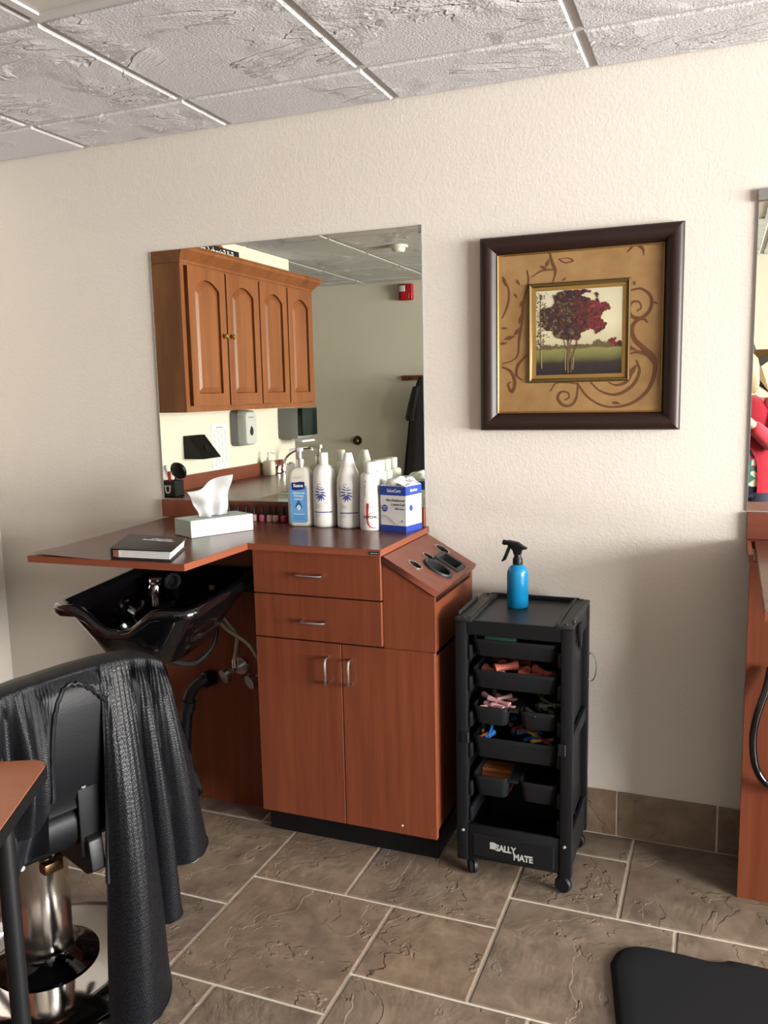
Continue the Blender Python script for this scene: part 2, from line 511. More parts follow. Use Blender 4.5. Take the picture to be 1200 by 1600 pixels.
# cape: shiny black cloth with a fine embossed snakeskin weave
m, p, l = base('black_embossed_cape', 0.36, 0.30)
tc = N(m, 'ShaderNodeTexCoord')
mp = N(m, 'ShaderNodeMapping'); mp.inputs['Scale'].default_value = (210, 210, 150); mp.inputs['Rotation'].default_value = (0.6, 0.0, 0.4); l.new(tc.outputs['UV'], mp.inputs['Vector'])
ck = N(m, 'ShaderNodeTexVoronoi', Scale=1.0); ck.distance = 'CHEBYCHEV'; ck.inputs['Randomness'].default_value = 0.25; l.new(mp.outputs['Vector'], ck.inputs['Vector'])
nz = N(m, 'ShaderNodeTexNoise', Scale=9.0, Detail=4.0); l.new(tc.outputs['Object'], nz.inputs['Vector'])
rr = ramp(m, ck.outputs['Distance'], [(0.25, srgb(26, 27, 31)), (0.55, srgb(9, 9, 11))]); l.new(rr.outputs['Color'], p.inputs['Base Color'])
h = math_node(m, 'SUBTRACT', math_node(m, 'MULTIPLY', nz.outputs['Fac'], 1.5), math_node(m, 'MULTIPLY', ck.outputs['Distance'], 0.7))
bumpn(m, p, h, 0.5, 0.003); M['cape'] = m

# print panel of the picture: aged gold-brown mat board
m, p, l = base('gold_brown_mat_board', 0.45, 0.4)
tc = N(m, 'ShaderNodeTexCoord'); nz = N(m, 'ShaderNodeTexNoise', Scale=7.0, Detail=5.0, Roughness=0.6); l.new(tc.outputs['Object'], nz.inputs['Vector'])
r = ramp(m, nz.outputs['Fac'], [(0.3, srgb(142, 106, 64)), (0.7, srgb(172, 136, 90))]); l.new(r.outputs['Color'], p.inputs['Base Color']); M['matboard'] = m
M['scroll'] = mat('brown_scroll_print', srgb(104, 68, 42), 0.5)
# painted landscape: sky, tree line, meadow, dark foreground, ordered by height
m, p, l = base('printed_landscape', 0.4, 0.4)
tc = N(m, 'ShaderNodeTexCoord'); sx = N(m, 'ShaderNodeSeparateXYZ'); l.new(tc.outputs['Generated'], sx.inputs[0])
nz = N(m, 'ShaderNodeTexNoise', Scale=14.0, Detail=4.0); l.new(tc.outputs['Object'], nz.inputs['Vector'])
hgt = math_node(m, 'ADD', sx.outputs[2], math_node(m, 'MULTIPLY', math_node(m, 'SUBTRACT', nz.outputs['Fac'], 0.5), 0.10))
r = ramp(m, hgt, [(0.0, srgb(44, 38, 40)), (0.14, srgb(58, 50, 46)), (0.21, srgb(112, 110, 66)), (0.30, srgb(138, 134, 82)), (0.325, srgb(92, 90, 62)), (0.355, srgb(196, 186, 150)), (0.6, srgb(222, 212, 176)), (1.0, srgb(206, 200, 170))])
l.new(r.outputs['Color'], p.inputs['Base Color']); M['paint'] = m
M['leafs'] = [mat('print_' + n, srgb(*c), 0.5) for n, c in (('plum', (62, 40, 44)), ('umber', (80, 50, 42)), ('crimson', (116, 46, 48)), ('rose', (138, 66, 66)), ('olive_leaf', (104, 92, 62)))]
M['trunk'] = mat('print_trunk', srgb(110, 88, 62), 0.5)
M['trunk_pale'] = mat('print_trunk_pale', srgb(190, 164, 118), 0.5)

# ------------------------------------------------------------------ the room
T = 0.10
HX, HY = 1.05, -4.60                       # added unseen hall soaking up bounce light: right of HX, as far as HY
STY = -0.03                                # the left wall ends here; a passage opens beyond it
PX = -4.60                                 # far end of that passage
struct('wall_back', box(B(), RX0 - T, RX1 + T, RY1, RY1 + T, -0.08, RZ + 0.1), M['wall'], 'cream textured wall behind the styling stations', 'wall')
struct('wall_left', box(B(), RX0 - T, RX0, STY, RY1, -0.08, RZ + 0.1), M['wall'], 'cream left wall with the oak wall cabinet', 'wall')
bm = B(); y0, y1, z0, z1 = WIN
box(bm, RX1, RX1 + T, RY0, y0, -0.08, RZ + 0.1); box(bm, RX1, RX1 + T, y1, RY1, -0.08, RZ + 0.1)
box(bm, RX1, RX1 + T, y0, y1, -0.08, z0); box(bm, RX1, RX1 + T, y0, y1, z1, RZ + 0.1)
struct('wall_right', bm, M['wall'], 'cream right wall with the daylight window', 'wall')
struct('wall_rear', box(B(), PX - T, HX, RY0 - T, RY0, -0.08, RZ + 0.1), M['wall'], 'cream rear wall with the red fire alarm and the rusty star', 'wall')
struct('wall_added_hall_left', box(B(), HX - T, HX, HY, RY0 - T, -0.08, RZ + 0.1), M['wall'], 'cream side wall of the added light-absorbing hall behind the camera', 'wall')
struct('wall_added_hall_rear', box(B(), HX - T, RX1 + T, HY - T, HY, -0.08, RZ + 0.1), M['wall'], 'cream end wall of the added light-absorbing hall behind the camera', 'wall')
struct('wall_added_hall_right', box(B(), RX1, RX1 + T, HY, RY0, -0.08, RZ + 0.1), M['wall'], 'cream right wall of the added light-absorbing hall behind the camera', 'wall')
struct('floor_added_hall', box(B(), HX, RX1, HY, RY0, -0.08, -0.001), M['carpet'], 'dark grey carpet floor of the added light-absorbing hall behind the camera', 'floor')
struct('ceiling_added_hall', box(B(), HX, RX1, HY, RY0, RZ + 0.002, RZ + 0.1), M['ctile'], 'white ceiling of the added light-absorbing hall behind the camera', 'ceiling')
struct('wall_passage_side', box(B(), PX, RX0 - T, STY, STY + T, -0.08, RZ + 0.1), M['wall'], 'cream wall along the passage beyond the left wall', 'wall')
struct('wall_passage_end', box(B(), PX - T, PX, RY0, STY + T, -0.08, RZ + 0.1), M['wall'], 'cream end wall of the passage beyond the left wall', 'wall')


def window(name, label, horizontal, a0, a1, z0, z1, pos):
    o = bpy.data.objects.new(name, None); C.objects.link(o); o['kind'] = 'structure'; o['label'] = label; o['category'] = 'window'
    W[o.name] = Matrix.Identity(4)
    def bb(bm, p0, p1, d0, d1, q0, q1):
        return box(bm, d0, d1, p0, p1, q0, q1) if horizontal == 'y' else box(bm, p0, p1, d0, d1, q0, q1)
    lo, hi = pos - 0.03, pos + 0.03
    fr = B(); bb(fr, a0, a1, lo, hi, z0, z0 + 0.05); bb(fr, a0, a1, lo, hi, z1 - 0.05, z1)
    bb(fr, a0, a0 + 0.05, lo, hi, z0 + 0.05, z1 - 0.05); bb(fr, a1 - 0.05, a1, lo, hi, z0 + 0.05, z1 - 0.05)
    for k in (1, 2):
        mid = a0 + (a1 - a0) * k / 3; bb(fr, mid - 0.025, mid + 0.025, lo, hi, z0 + 0.05, z1 - 0.05)
    part('window_frame', fr, M['window_frame'], o)
    return o


window('window_1', 'wide white-framed daylight window in the right wall', 'y', WIN[0], WIN[1], WIN[2], WIN[3], RX1 + 0.05)

# floor: pale grout bed carrying 18-inch and 12-inch tiles in a pinwheel layout
floor = struct('floor', box(box(B(), RX0, RX1, RY0, RY1, -0.08, -0.003), PX, RX0, RY0, STY, -0.08, -0.003), M['grout'], 'brown slate-look tile floor with pale grout', 'floor')
TA, TB = 0.4565, 0.3045
GR = 0.0042
_cache = {}


def tile_mesh(w, h):
    k = (round(w, 4), round(h, 4))
    if k not in _cache:
        bm = B()
        a, b = w / 2 - GR, h / 2 - GR
        loft(bm, [[(-a, -b, -0.01), (a, -b, -0.01), (a, b, -0.01), (-a, b, -0.01)], [(-a, -b, -0.0018), (a, -b, -0.0018), (a, b, -0.0018), (-a, b, -0.0018)],
                  [(-a + .003, -b + .003, 0), (a - .003, -b + .003, 0), (a - .003, b - .003, 0), (-a + .003, b - .003, 0)]], cap0=False)
        _cache[k] = finish('tile', bm, M['ftile'], False)
    return _cache[k]


for i in range(-22, 23):
    for j in range(-22, 23):
        ox, oy = -1.2845 + i * TB + j * TA, 1.637 + i * TA - j * TB
        for (px, py, s) in ((ox, oy, TA), (ox + TA, oy + TA - TB, TB)):
            xa, xb, ya, yb = px, min(px + s, RX1), max(py, RY0), min(py + s, RY1)
            if (ya + yb) / 2 > STY: xa = max(xa, RX0)
            else: xa = max(xa, PX)
            if (xa + xb) / 2 < RX0: yb = min(yb, STY)
            if xb - xa < 0.02 or yb - ya < 0.02: continue
            o = bpy.data.objects.new('tile', tile_mesh(xb - xa, yb - ya)); C.objects.link(o)
            o.location = ((xa + xb) / 2, (ya + yb) / 2, 0); o.parent = floor

# tile baseboards
_bb = {}


def baseboard(name, label, axis, a0, a1, pos, sgn, start):
    bm = B()
    if axis == 'x': box(bm, a0, a1, min(pos, pos + sgn * 0.006), max(pos, pos + sgn * 0.006), 0.0, 0.152)
    else: box(bm, min(pos, pos + sgn * 0.006), max(pos, pos + sgn * 0.006), a0, a1, 0.0, 0.152)
    root = struct(name, bm, M['grout'], label, 'baseboard')
    k = math.floor((a0 - start) / 0.3045)
    while start + k * 0.3045 < a1:
        u0, u1 = max(a0, start + k * 0.3045), min(a1, start + (k + 1) * 0.3045)
        k += 1
        if u1 - u0 < 0.02: continue
        key = (axis, sgn, round(u1 - u0, 3))
        if key not in _bb:
            t = B(); hw = (u1 - u0) / 2 - 0.003
            if axis == 'x': box(t, -hw, hw, min(0, sgn * 0.010), max(0, sgn * 0.010), 0.004, 0.155, 0.0015, 1)
            else: box(t, min(0, sgn * 0.010), max(0, sgn * 0.010), -hw, hw, 0.004, 0.155, 0.0015, 1)
            _bb[key] = finish('tile', t, M['ftile'], False)
        o = bpy.data.objects.new('tile', _bb[key]); C.objects.link(o); o.parent = root
        o.location = ((u0 + u1) / 2, pos, 0) if axis == 'x' else (pos, (u0 + u1) / 2, 0)
    return root


baseboard('baseboard_back', 'brown tile baseboard along the back wall', 'x', RX0, RX1, RY1, -1, -0.273)
baseboard('baseboard_rear', 'brown tile baseboard along the rear wall', 'x', PX, HX, RY0, 1, -0.273)
baseboard('baseboard_right', 'brown tile baseboard under the right window', 'y', RY0, RY1, RX1, -1, 0.1)

# ceiling: tegular tiles in a recessed grid
ceil = struct('ceiling', box(box(B(), RX0, RX1, RY0, RY1, RZ + 0.022, RZ + 0.10), PX, RX0, RY0, STY, RZ + 0.022, RZ + 0.10), M['cgrid'], 'suspended ceiling of white sculpted tiles', 'ceiling')
GX = [-2.232 + 0.618 * k for k in range(-4, 13)]
GY = [2.412 - 0.618 * k for k in range(-1, 8)]
xs = [PX] + [g for g in GX if PX + 0.02 < g < RX1 - 0.02] + [RX1]
ys = sorted([RY0] + [g for g in GY if RY0 + 0.02 < g < RY1 - 0.02] + [RY1])
for g in xs[1:-1]:
    part('grid_bar', box(B(), g - 0.0125, g + 0.0125, RY0, RY1 if g > RX0 else STY, RZ + 0.008, RZ + 0.022), M['cgrid'], ceil, smooth=False)
for g in ys[1:-1]:
    part('grid_bar', box(B(), RX0 if g > STY else PX, RX1, g - 0.0125, g + 0.0125, RZ + 0.0079, RZ + 0.0219), M['cgrid'], ceil, smooth=False)
LIGHTS = [(-1.614, -0.996, 0.558, 1.794), (-0.378, 0.240, -0.060, 1.176), (1.476, 2.094, 0.558, 1.794)]
_ct = {}
for xa, xb in zip(xs, xs[1:]):
    for ya, yb in zip(ys, ys[1:]):
        cx, cy = (xa + xb) / 2, (ya + yb) / 2
        if any(a < cx < b and c < cy < d for a, b, c, d in LIGHTS): continue
        x_lo, y_hi = xa, yb
        if cy > STY: x_lo = max(x_lo, RX0)
        if cx < RX0 and ya < STY < yb: y_hi = STY
        if xb - x_lo < 0.03 or y_hi - ya < 0.03: continue
        key = (round(xb - x_lo, 3), round(y_hi - ya, 3))
        if key not in _ct:
            t = B(); a, b = (xb - x_lo) / 2 - 0.012, (y_hi - ya) / 2 - 0.012
            loft(t, [[(-a, -b, 0.02), (a, -b, 0.02), (a, b, 0.02), (-a, b, 0.02)], [(-a, -b, 0.004), (a, -b, 0.004), (a, b, 0.004), (-a, b, 0.004)],
                     [(-a + .005, -b + .005, 0), (a - .005, -b + .005, 0), (a - .005, b - .005, 0), (-a + .005, b - .005, 0)]], cap0=False)
            _ct[key] = finish('ceiling_tile', t, M['ctile'], False)
        o = bpy.data.objects.new('ceiling_tile', _ct[key]); C.objects.link(o); o.parent = ceil
        o.location = ((x_lo + xb) / 2, (ya + y_hi) / 2, RZ)

for (xa, xb, ya, yb), lab in zip(LIGHTS, ('recessed ceiling light panel above the cherry station', 'recessed ceiling light panel above the photographer', 'recessed ceiling light panel near the right window')):
    t = thing('ceiling_light', lab, 'light', ((xa + xb) / 2, (ya + yb) / 2, RZ), 0, 'recessed ceiling light panels')
    fr = B()
    box(fr, xa + .013, xb - .013, ya + .013, ya + .04, RZ - .003, RZ + .02); box(fr, xa + .013, xb - .013, yb - .04, yb - .013, RZ - .003, RZ + .02)
    box(fr, xa + .013, xa + .04, ya + .04, yb - .04, RZ - .003, RZ + .02); box(fr, xb - .04, xb - .013, ya + .04, yb - .04, RZ - .003, RZ + .02)
    part('frame', fr, M['cgrid'], t)
    part('lens', box(B(), xa + .04, xb - .04, ya + .04, yb - .04, RZ + .004, RZ + .012), M['lens'], t)

# ------------------------------------------------------------------ cherry styling station
CT = 1.008                                  # worktop height


def pull(parent, p0, p1, d=0.026):
    """slim wire pull between two points on a front that faces -Y"""
    a, b = Vector(p0), Vector(p1)
    o = Vector((0, -d, 0)); u = (b - a).normalized() * 0.010
    bm = tube(B(), [a, a + o * 0.8, a + o + u, b + o - u, b + o * 0.8, b], 0.0042, 8, raw=True)
    return part('handle', bm, M['steel'], parent, label='brushed metal pull')


cab = thing('styling_station_cabinet', 'cherry laminate salon cabinet with two drawers and two doors under the bottles', 'cabinet', (-1.05, 2.48, 0))
bm = B()
box(bm, -1.345, -1.327, 2.28, 2.69, 0.122, 0.985); box(bm, -0.930, -0.912, 2.28, 2.69, 0.70, 0.985)
box(bm, -1.345, -0.757, 2.28, 2.69, 0.122, 0.140); box(bm, -0.775, -0.757, 2.28, 2.69, 0.122, 0.70)
box(bm, -1.345, -0.757, 2.675, 2.69, 0.122, 0.70); box(bm, -1.345, -0.912, 2.675, 2.69, 0.70, 0.985)
box(bm, -1.345, -0.757, 2.28, 2.69, 0.688, 0.702); box(bm, -1.327, -0.930, 2.28, 2.675, 0.970, 0.985)
part('carcass', bm, M['cherry'], cab, smooth=False)
# slant-topped tool console on the right
bm = B()
prism(bm, [(-0.912, 0.703), (-0.752, 0.703), (-0.752, 0.882), (-0.912, 0.972)], 2.272, 2.285, 'y')
part('console_front', bm, M['cherry'], cab, smooth=False)
bm = B(); box(bm, -0.768, -0.757, 2.285, 2.668, 0.703, 0.848); box(bm, -0.768, -0.757, 2.668, 2.690, 0.703, 0.878); box(bm, -0.912, -0.768, 2.675, 2.69, 0.703, 0.885)
part('console_side', bm, M['cherry'], cab, smooth=False)
part('console_bracket', box(B(), -0.764, -0.759, 2.30, 2.66, 0.856, 0.874), M['bronze'], cab)
d = Vector((-0.738 + 0.907, 0, 0.890 - 0.986)); SL = d.length; d.normalize()
nrm = Vector((-d.z, 0, d.x))
# slab frame: local x down the slope, local y along +Y, origin at upper front corner
SM = Matrix(((d.x, 0, nrm.x, -0.907), (0, 1, 0, 2.265), (d.z, 0, nrm.z, 0.986), (0, 0, 0, 1)))


def ell(cx, cy, rx, ry, n=28):
    return [(cx + rx * math.cos(2 * PI * i / n), cy + ry * math.sin(2 * PI * i / n)) for i in range(n)]


def sx(x): return (x + 0.907) / d.x
rings = [(sx(-0.838), 2.353 - 2.265, 0.021, 0.0185), (sx(-0.838), 2.482 - 2.265, 0.021, 0.0185), (sx(-0.838), 2.617 - 2.265, 0.024, 0.0225)]
oval = (sx(-0.793), 2.432 - 2.265, 0.043, 0.036)
rc = (sx(-0.790), 2.547 - 2.265, 0.036, 0.040)
holes = [ell(*q) for q in rings] + [ell(*oval)] + [[(rc[0] + a, rc[1] + b) for a, b in ((-rc[2], -rc[3]), (rc[2], -rc[3]), (rc[2], rc[3]), (-rc[2], rc[3]))]]
slab = part('console_top', holed(B(), [(0, 0), (SL, 0), (SL, 0.412), (0, 0.412)], holes, 0.018, SM), M['cherry_h'], cab, smooth=False, label='slanted tool-holder top')
for q in rings:
    t = B(); o_, i_ = ell(q[0], q[1], q[2] + .0038, q[3] + .0038), ell(q[0], q[1], q[2] - .001, q[3] - .001)
    loft(t, [[(x, y, 0.0) for x, y in o_], [(x, y, 0.0016) for x, y in o_], [(x, y, 0.0016) for x, y in i_], [(x, y, -0.01) for x, y in i_]], False, False)
    merge(gb := B(), t, SM); part('grommet_ring', gb, M['steel'], slab)
    t = B(); i2 = ell(q[0], q[1], q[2] - .002, q[3] - .002)
    loft(t, [[(x, y, -0.004) for x, y in i2], [(x, y, -0.05) for x, y in i2]], False, True)
    merge(gb := B(), t, SM); part('cup', gb, M['dark'], slab)
for nm, out, inn in (('oval_holder', ell(oval[0], oval[1], oval[2] + .008, oval[3] + .008), ell(oval[0], oval[1], oval[2] - .003, oval[3] - .003)),
                     ('square_holder', rrect(rc[0], rc[1], rc[2] + .009, rc[3] + .009, .008, 0), rrect(rc[0], rc[1], rc[2] - .004, rc[3] - .004, .004, 0))):
    t = B()
    mid = [((a[0] * .7 + b[0] * .3), (a[1] * .7 + b[1] * .3)) for a, b in zip(out, inn)]
    loft(t, [[(p[0], p[1], 0.0) for p in out], [(p[0], p[1], 0.005) for p in out], [(p[0], p[1], 0.008) for p in mid], [(p[0], p[1], 0.006) for p in inn], [(p[0], p[1], -0.06) for p in inn]], False, True)
    merge(gb := B(), t, SM); part(nm, gb, M['cart_top'], slab, ang=50)
for (z0, z1, hx0, hx1, hz) in ((0.852, 0.988, -1.184, -1.101, 0.918), (0.7115, 0.8475, -1.178, -1.095, 0.773)):
    dr = part('drawer', box(B(), -1.344, -0.914, 2.26, 2.279, z0, z1, 0.0012, 1), M['cherry'], cab, smooth=False)
    part('drawer_box', box(B(), -1.32, -0.94, 2.2795, 2.62, z0 + .01, z1 - .03), M['cherry'], dr, smooth=False)
    pull(dr, (hx0, 2.26, hz), (hx1, 2.26, hz))
for (x0, x1, hx, ) in ((-1.344, -1.0495, -1.094), (-1.0465, -0.750, -1.017)):
    dr = part('door', box(B(), x0, x1, 2.26, 2.279, 0.127, 0.7065, 0.0012, 1), M['cherry'], cab, smooth=False)
    pull(dr, (hx, 2.26, 0.583), (hx, 2.26, 0.662))
part('toe_kick', box(B(), -1.383, -0.784, 2.372, 2.69, 0.0, 0.122), M['kick'], cab, smooth=False, label='black vinyl toe kick')
for x, z in ((-1.27, .085), (-0.86, .155)):
    part('screw_cap', cyl(B(), (x, 2.2605 if z > .12 else 2.3725, z), (x, 2.2585 if z > .12 else 2.3695, z), 0.003, seg=10), M['white'], cab)

top = thing('worktop', 'fixed cherry laminate worktop carrying the hair product bottles', 'worktop', (-1.13, 2.47, CT - 0.021))
bm = B(); box(bm, -1.3515, -0.910, 2.250, 2.6985, CT - 0.020, CT)
part('top_board', bm, M['cherry_top'], top, smooth=False)
bm = B(); box(bm, -1.3515, -0.9085, 2.2485, 2.250, CT - 0.020, CT - 0.0006); box(bm, -0.910, -0.9085, 2.25, 2.680, CT - 0.020, CT - 0.0006)
part('edge_band', bm, M['cherry_edge'], top, smooth=False)
pl = part('name_plate', box(B(), -0.944, -0.912, 2.2468, 2.2485, CT - .0155, CT - .006, .0006, 1), M['ink'], top, label='small black maker plate')
part('plate_strip', box(B(), -0.940, -0.916, 2.2464, 2.2468, CT - .0125, CT - .0095), M['grey_ink'], pl)
bm = B(); box(bm, -1.955, -1.3525, 2.655, 2.6985, CT - 0.024, CT - 0.0015)
solo('hinge_rail', bm, M['cherry_edge'], 'narrow cherry rail on the wall behind the flip-up leaf', 'rail', (-1.65, 2.677, CT - 0.024), smooth=False)

leaf = thing('flip_top_leaf', 'projecting cherry flip-up leaf over the black shampoo bowl', 'worktop', (-1.63, 2.28, CT - 0.021))
LP = [(-1.890, 1.898), (-1.3545, 1.912), (-1.3535, 2.652), (-1.958, 2.652)]
part('leaf_board', prism(B(), LP, CT - 0.020, CT - 0.0003), M['cherry_top'], leaf, smooth=False)
bm = B()
LE = [(-1.892, 1.8965), (-1.353, 1.9105), (-1.353, 1.912), (-1.892, 1.898)]
prism(bm, LE, CT - 0.020, CT - 0.001); prism(bm, [(-1.3545, 1.9105), (-1.353, 1.9105), (-1.353, 2.249), (-1.3545, 2.249)], CT - 0.020, CT - 0.001)
part('edge_band', bm, M['cherry_edge'], leaf, smooth=False)
# the laminate skin has lifted at the free corner
bm = B()
g = 10
vs = [[bm.verts.new((-1.888 + 0.24 * i / g, 1.899 + 0.30 * j / g + 0.006 * i / g, CT - 0.0001 + 0.008 * max(0, 1 - math.hypot(i / g, j / g)) ** 1.4)) for i in range(g + 1)] for j in range(g + 1)]
for j in range(g):
    for i in range(g): bm.faces.new((vs[j][i], vs[j][i + 1], vs[j + 1][i + 1], vs[j + 1][i]))
bmesh.ops.recalc_face_normals(bm, faces=bm.faces)
part('lifted_laminate', bm, M['cherry_top'], leaf, label='laminate skin curling up at the corner')

solo('backsplash', box(B(), -1.985, -0.920, 2.682, 2.699, CT + 0.0002, 1.074, .001, 1), M['cherry'], 'low cherry backsplash under the big wall mirror', 'backsplash', (-1.45, 2.69, CT), smooth=False)
solo('sink_back_panel', box(B(), -1.960, -1.390, 2.482, 2.500, 0.0, CT - 0.0225, .001, 1), M['cherry'], 'cherry upright panel behind the black shampoo bowl', 'panel', (-1.63, 2.49, 0), smooth=False)


def wall_mirror(label, x0, x1, z0, z1, clip):
    t = thing('wall_mirror', label, 'mirror', ((x0 + x1) / 2, 2.699, z0))
    part('glass', box(B(), x0, x1, 2.694, 2.6995, z0, z1), M['mirror'], t, smooth=False)
    bm = B(); box(bm, x0 - .0016, x0, 2.6935, 2.6995, z0, z1); box(bm, x1, x1 + .0016, 2.6935, 2.6995, z0, z1); box(bm, x0 - .0016, x1 + .0016, 2.6935, 2.6995, z0 - .0016, z0)
    part('edge_trim', bm, M['grey'], t, smooth=False)
    bm = B()
    if clip:
        box(bm, x0 - .004, x1 + .004, 2.684, 2.6995, z1 - .004, z1 + .030, .003)
        part('top_channel', bm, M['steel'], t)
    else:
        box(bm, x0 - .0016, x1 + .0016, 2.6935, 2.6995, z1, z1 + .0016); box(bm, x1 - .010, x1 + .003, 2.688, 2.692, z1 - .02, z1 + .003)
        part('clip', bm, M['steel'], t)
    return t


wall_mirror('large frameless wall mirror above the cherry worktop', -1.980, -0.921, 1.078, 1.995, False)
wall_mirror('tall wall mirror at the right edge of the photo', 0.084, 1.14, 1.094, 1.975, True)

# ------------------------------------------------------------------ shampoo bowl and its plumbing
bowl = thing('shampoo_bowl', 'glossy black shampoo bowl with neck notch under the cherry leaf', 'sink', (-1.615, 2.2, 0.675))
XC = -1.613


def bowl_loop(hx, y0, y1, z, r, notch, n=9, slope=0.03):
    out = []
    lp = rrect(XC, (y0 + y1) / 2, hx, (y1 - y0) / 2, r, z, n)
    # densify straight runs
    dense = []
    for qi, (a, b) in enumerate(zip(lp, lp[1:] + lp[:1])):
        k = 10 if qi % (n + 1) == n else 1
        for q in range(k): dense.append(tuple(a[i] + (b[i] - a[i]) * q / k for i in range(3)))
    for x, y, zz in dense:
        w = max(0.0, min(1.0, (0.135 - abs(x - XC + 0.010)) / 0.115)); w = w * w * (3 - 2 * w)
        fy = max(0.0, min(1.0, (y0 + 0.07 - y) / 0.07))
        out.append((x, y, zz - notch * w * fy + slope * (y - 1.9)))
    return out


L_ = [(0.105, 2.00, 2.30, 0.675, .06, 0), (0.118, 1.985, 2.32, 0.682, .07, 0), (0.150, 1.955, 2.37, 0.75, .07, 0), (0.196, 1.932, 2.42, 0.826, .06, .052),
      (0.203, 1.930, 2.43, 0.838, .06, .056), (0.230, 1.904, 2.448, 0.840, .055, .060), (0.234, 1.900, 2.452, 0.848, .058, .069), (0.234, 1.900, 2.452, 0.860, .058, .070), (0.229, 1.905, 2.448, 0.869, .055, .066), (0.218, 1.916, 2.438, 0.872, .05, .068),
      (0.206, 1.930, 2.425, 0.868, .05, .070), (0.199, 1.940, 2.416, 0.856, .05, .068), (0.187, 1.955, 2.390, 0.80, .06, .05), (0.150, 1.985, 2.28, 0.745, .08, 0), (0.10, 2.03, 2.24, 0.708, .08, 0), (0.03, 2.10, 2.16, 0.700, .028, 0)]
body = part('basin', loft(B(), [bowl_loop(*q) for q in L_]), M['gloss_black'], bowl, ang=60)
fx, fy_, fz = -1.730, 2.325, 0.800
fau = part('faucet', lathe(B(), [(0, -.03), (.024, -.03), (.024, .012), (.018, .020), (.016, .045), (.0, .045)], 20, (fx, fy_, fz)), M['chrome'], bowl)
part('lever', tube(B(), [(fx, fy_, fz + .042), (fx, fy_ - .03, fz + .040), (fx + .004, fy_ - .050, fz + .012)], 0.007, 8), M['chrome'], fau)
part('cap', lathe(B(), [(0, 0), (.024, 0), (.027, .010), (.024, .018), (0, .018)], 20, (fx, fy_, fz + .044)), M['chrome'], fau)
part('spray_holder', lathe(B(), [(0, 0), (.027, 0), (.030, .006), (.027, .012), (.020, .012), (.018, .004), (0, .004)], 22, (fx + .062, fy_ + .008, fz + .050), mat=Matrix.Rotation(1.1, 4, 'X')), M['cart_top'], bowl)
part('spray_stem', cyl(B(), (fx + .062, fy_ + .030, fz - .02), (fx + .062, fy_ + .014, fz + .046), .012), M['rubber'], bowl)
part('drain_strainer', lathe(B(), [(0, 0), (.026, 0), (.028, .004), (.010, .002), (0, .002)], 20, (XC, 2.13, 0.7075)), M['chrome'], bowl)
part('drain_nut', cyl(B(), (XC, 2.14, 0.645), (XC, 2.14, 0.682), .022, seg=8), M['steel'], bowl)
bowl.rotation_euler = (0, 0, math.radians(7)); bowl.location.y -= 0.012
solo('bowl_bracket', box(B(), -1.82, -1.43, 2.472, 2.4815, 0.79, 0.862, .003), M['black'], 'black steel bracket holding the shampoo bowl to the cherry panel', 'bracket', (-1.62, 2.47, .79))

hs = thing('water_supply', 'pair of braided supply hoses with round shut-off valves beneath the shampoo bowl', 'plumbing', (-1.54, 2.44, 0.50))
part('brass_fitting', cyl(cyl(B(), (-1.585, 2.40, .785), (-1.585, 2.40, .83), .019, seg=12), (-1.585, 2.40, .765), (-1.585, 2.40, .787), .012, seg=12), M['brass'], hs)
part('supply_hose', tube(B(), [(-1.585, 2.40, .770), (-1.580, 2.40, .73), (-1.545, 2.40, .680), (-1.470, 2.41, .632), (-1.440, 2.42, .585), (-1.440, 2.44, .545)], .0075), M['braid'], hs)
part('supply_hose', tube(B(), [(-1.580, 2.41, .735), (-1.545, 2.42, .690), (-1.520, 2.43, .650), (-1.530, 2.44, .600), (-1.541, 2.44, .552)], .0075), M['braid'], hs)
for x, z in ((-1.541, .522), (-1.440, .512)):
    v = part('shut_off_valve', cyl(cyl(B(), (x, 2.4815, z), (x, 2.42, z), .009), (x, 2.44, z), (x, 2.44, z + .035), .009), M['steel'], hs)
    part('escutcheon', cyl(B(), (x, 2.4815, z), (x, 2.474, z), .034, .030, 22), M['steel'], v)
    bm = B(); cyl(bm, (x - .014, 2.41, z - .012), (x - .020, 2.396, z - .016), .027, .025, 14)
    cyl(bm, (x - .002, 2.43, z - .004), (x - .016, 2.405, z - .013), .006)
    part('hand_wheel', bm, M['steel'], v)
solo('drain_hose', tube(B(), [(XC, 2.14, .648), (-1.62, 2.20, .615), (-1.60, 2.29, .585), (-1.575, 2.36, .625), (-1.568, 2.385, .70), (-1.578, 2.40, .75)], .0095), M['rubber'], 'thin black spray hose looping below the shampoo bowl', 'hose', (-1.60, 2.3, .60))
dp = thing('drain_pipe', 'bent black drain pipe between the bowl and the cherry panel', 'pipe', (-1.70, 2.43, .12))
part('pipe', tube(B(), [(-1.655, 2.4795, .470), (-1.668, 2.445, .468), (-1.700, 2.425, .445), (-1.722, 2.42, .405), (-1.735, 2.42, .345), (-1.75, 2.42, .22), (-1.755, 2.42, .0)], .0205, 14), M['black'], dp)
part('slip_nut', cyl(B(), (-1.655, 2.475, .470), (-1.668, 2.440, .468), .029, seg=10), M['black'], dp)
part('slip_nut', cyl(B(), (-1.724, 2.42, .392), (-1.731, 2.42, .360), .026, seg=10), M['black'], dp)

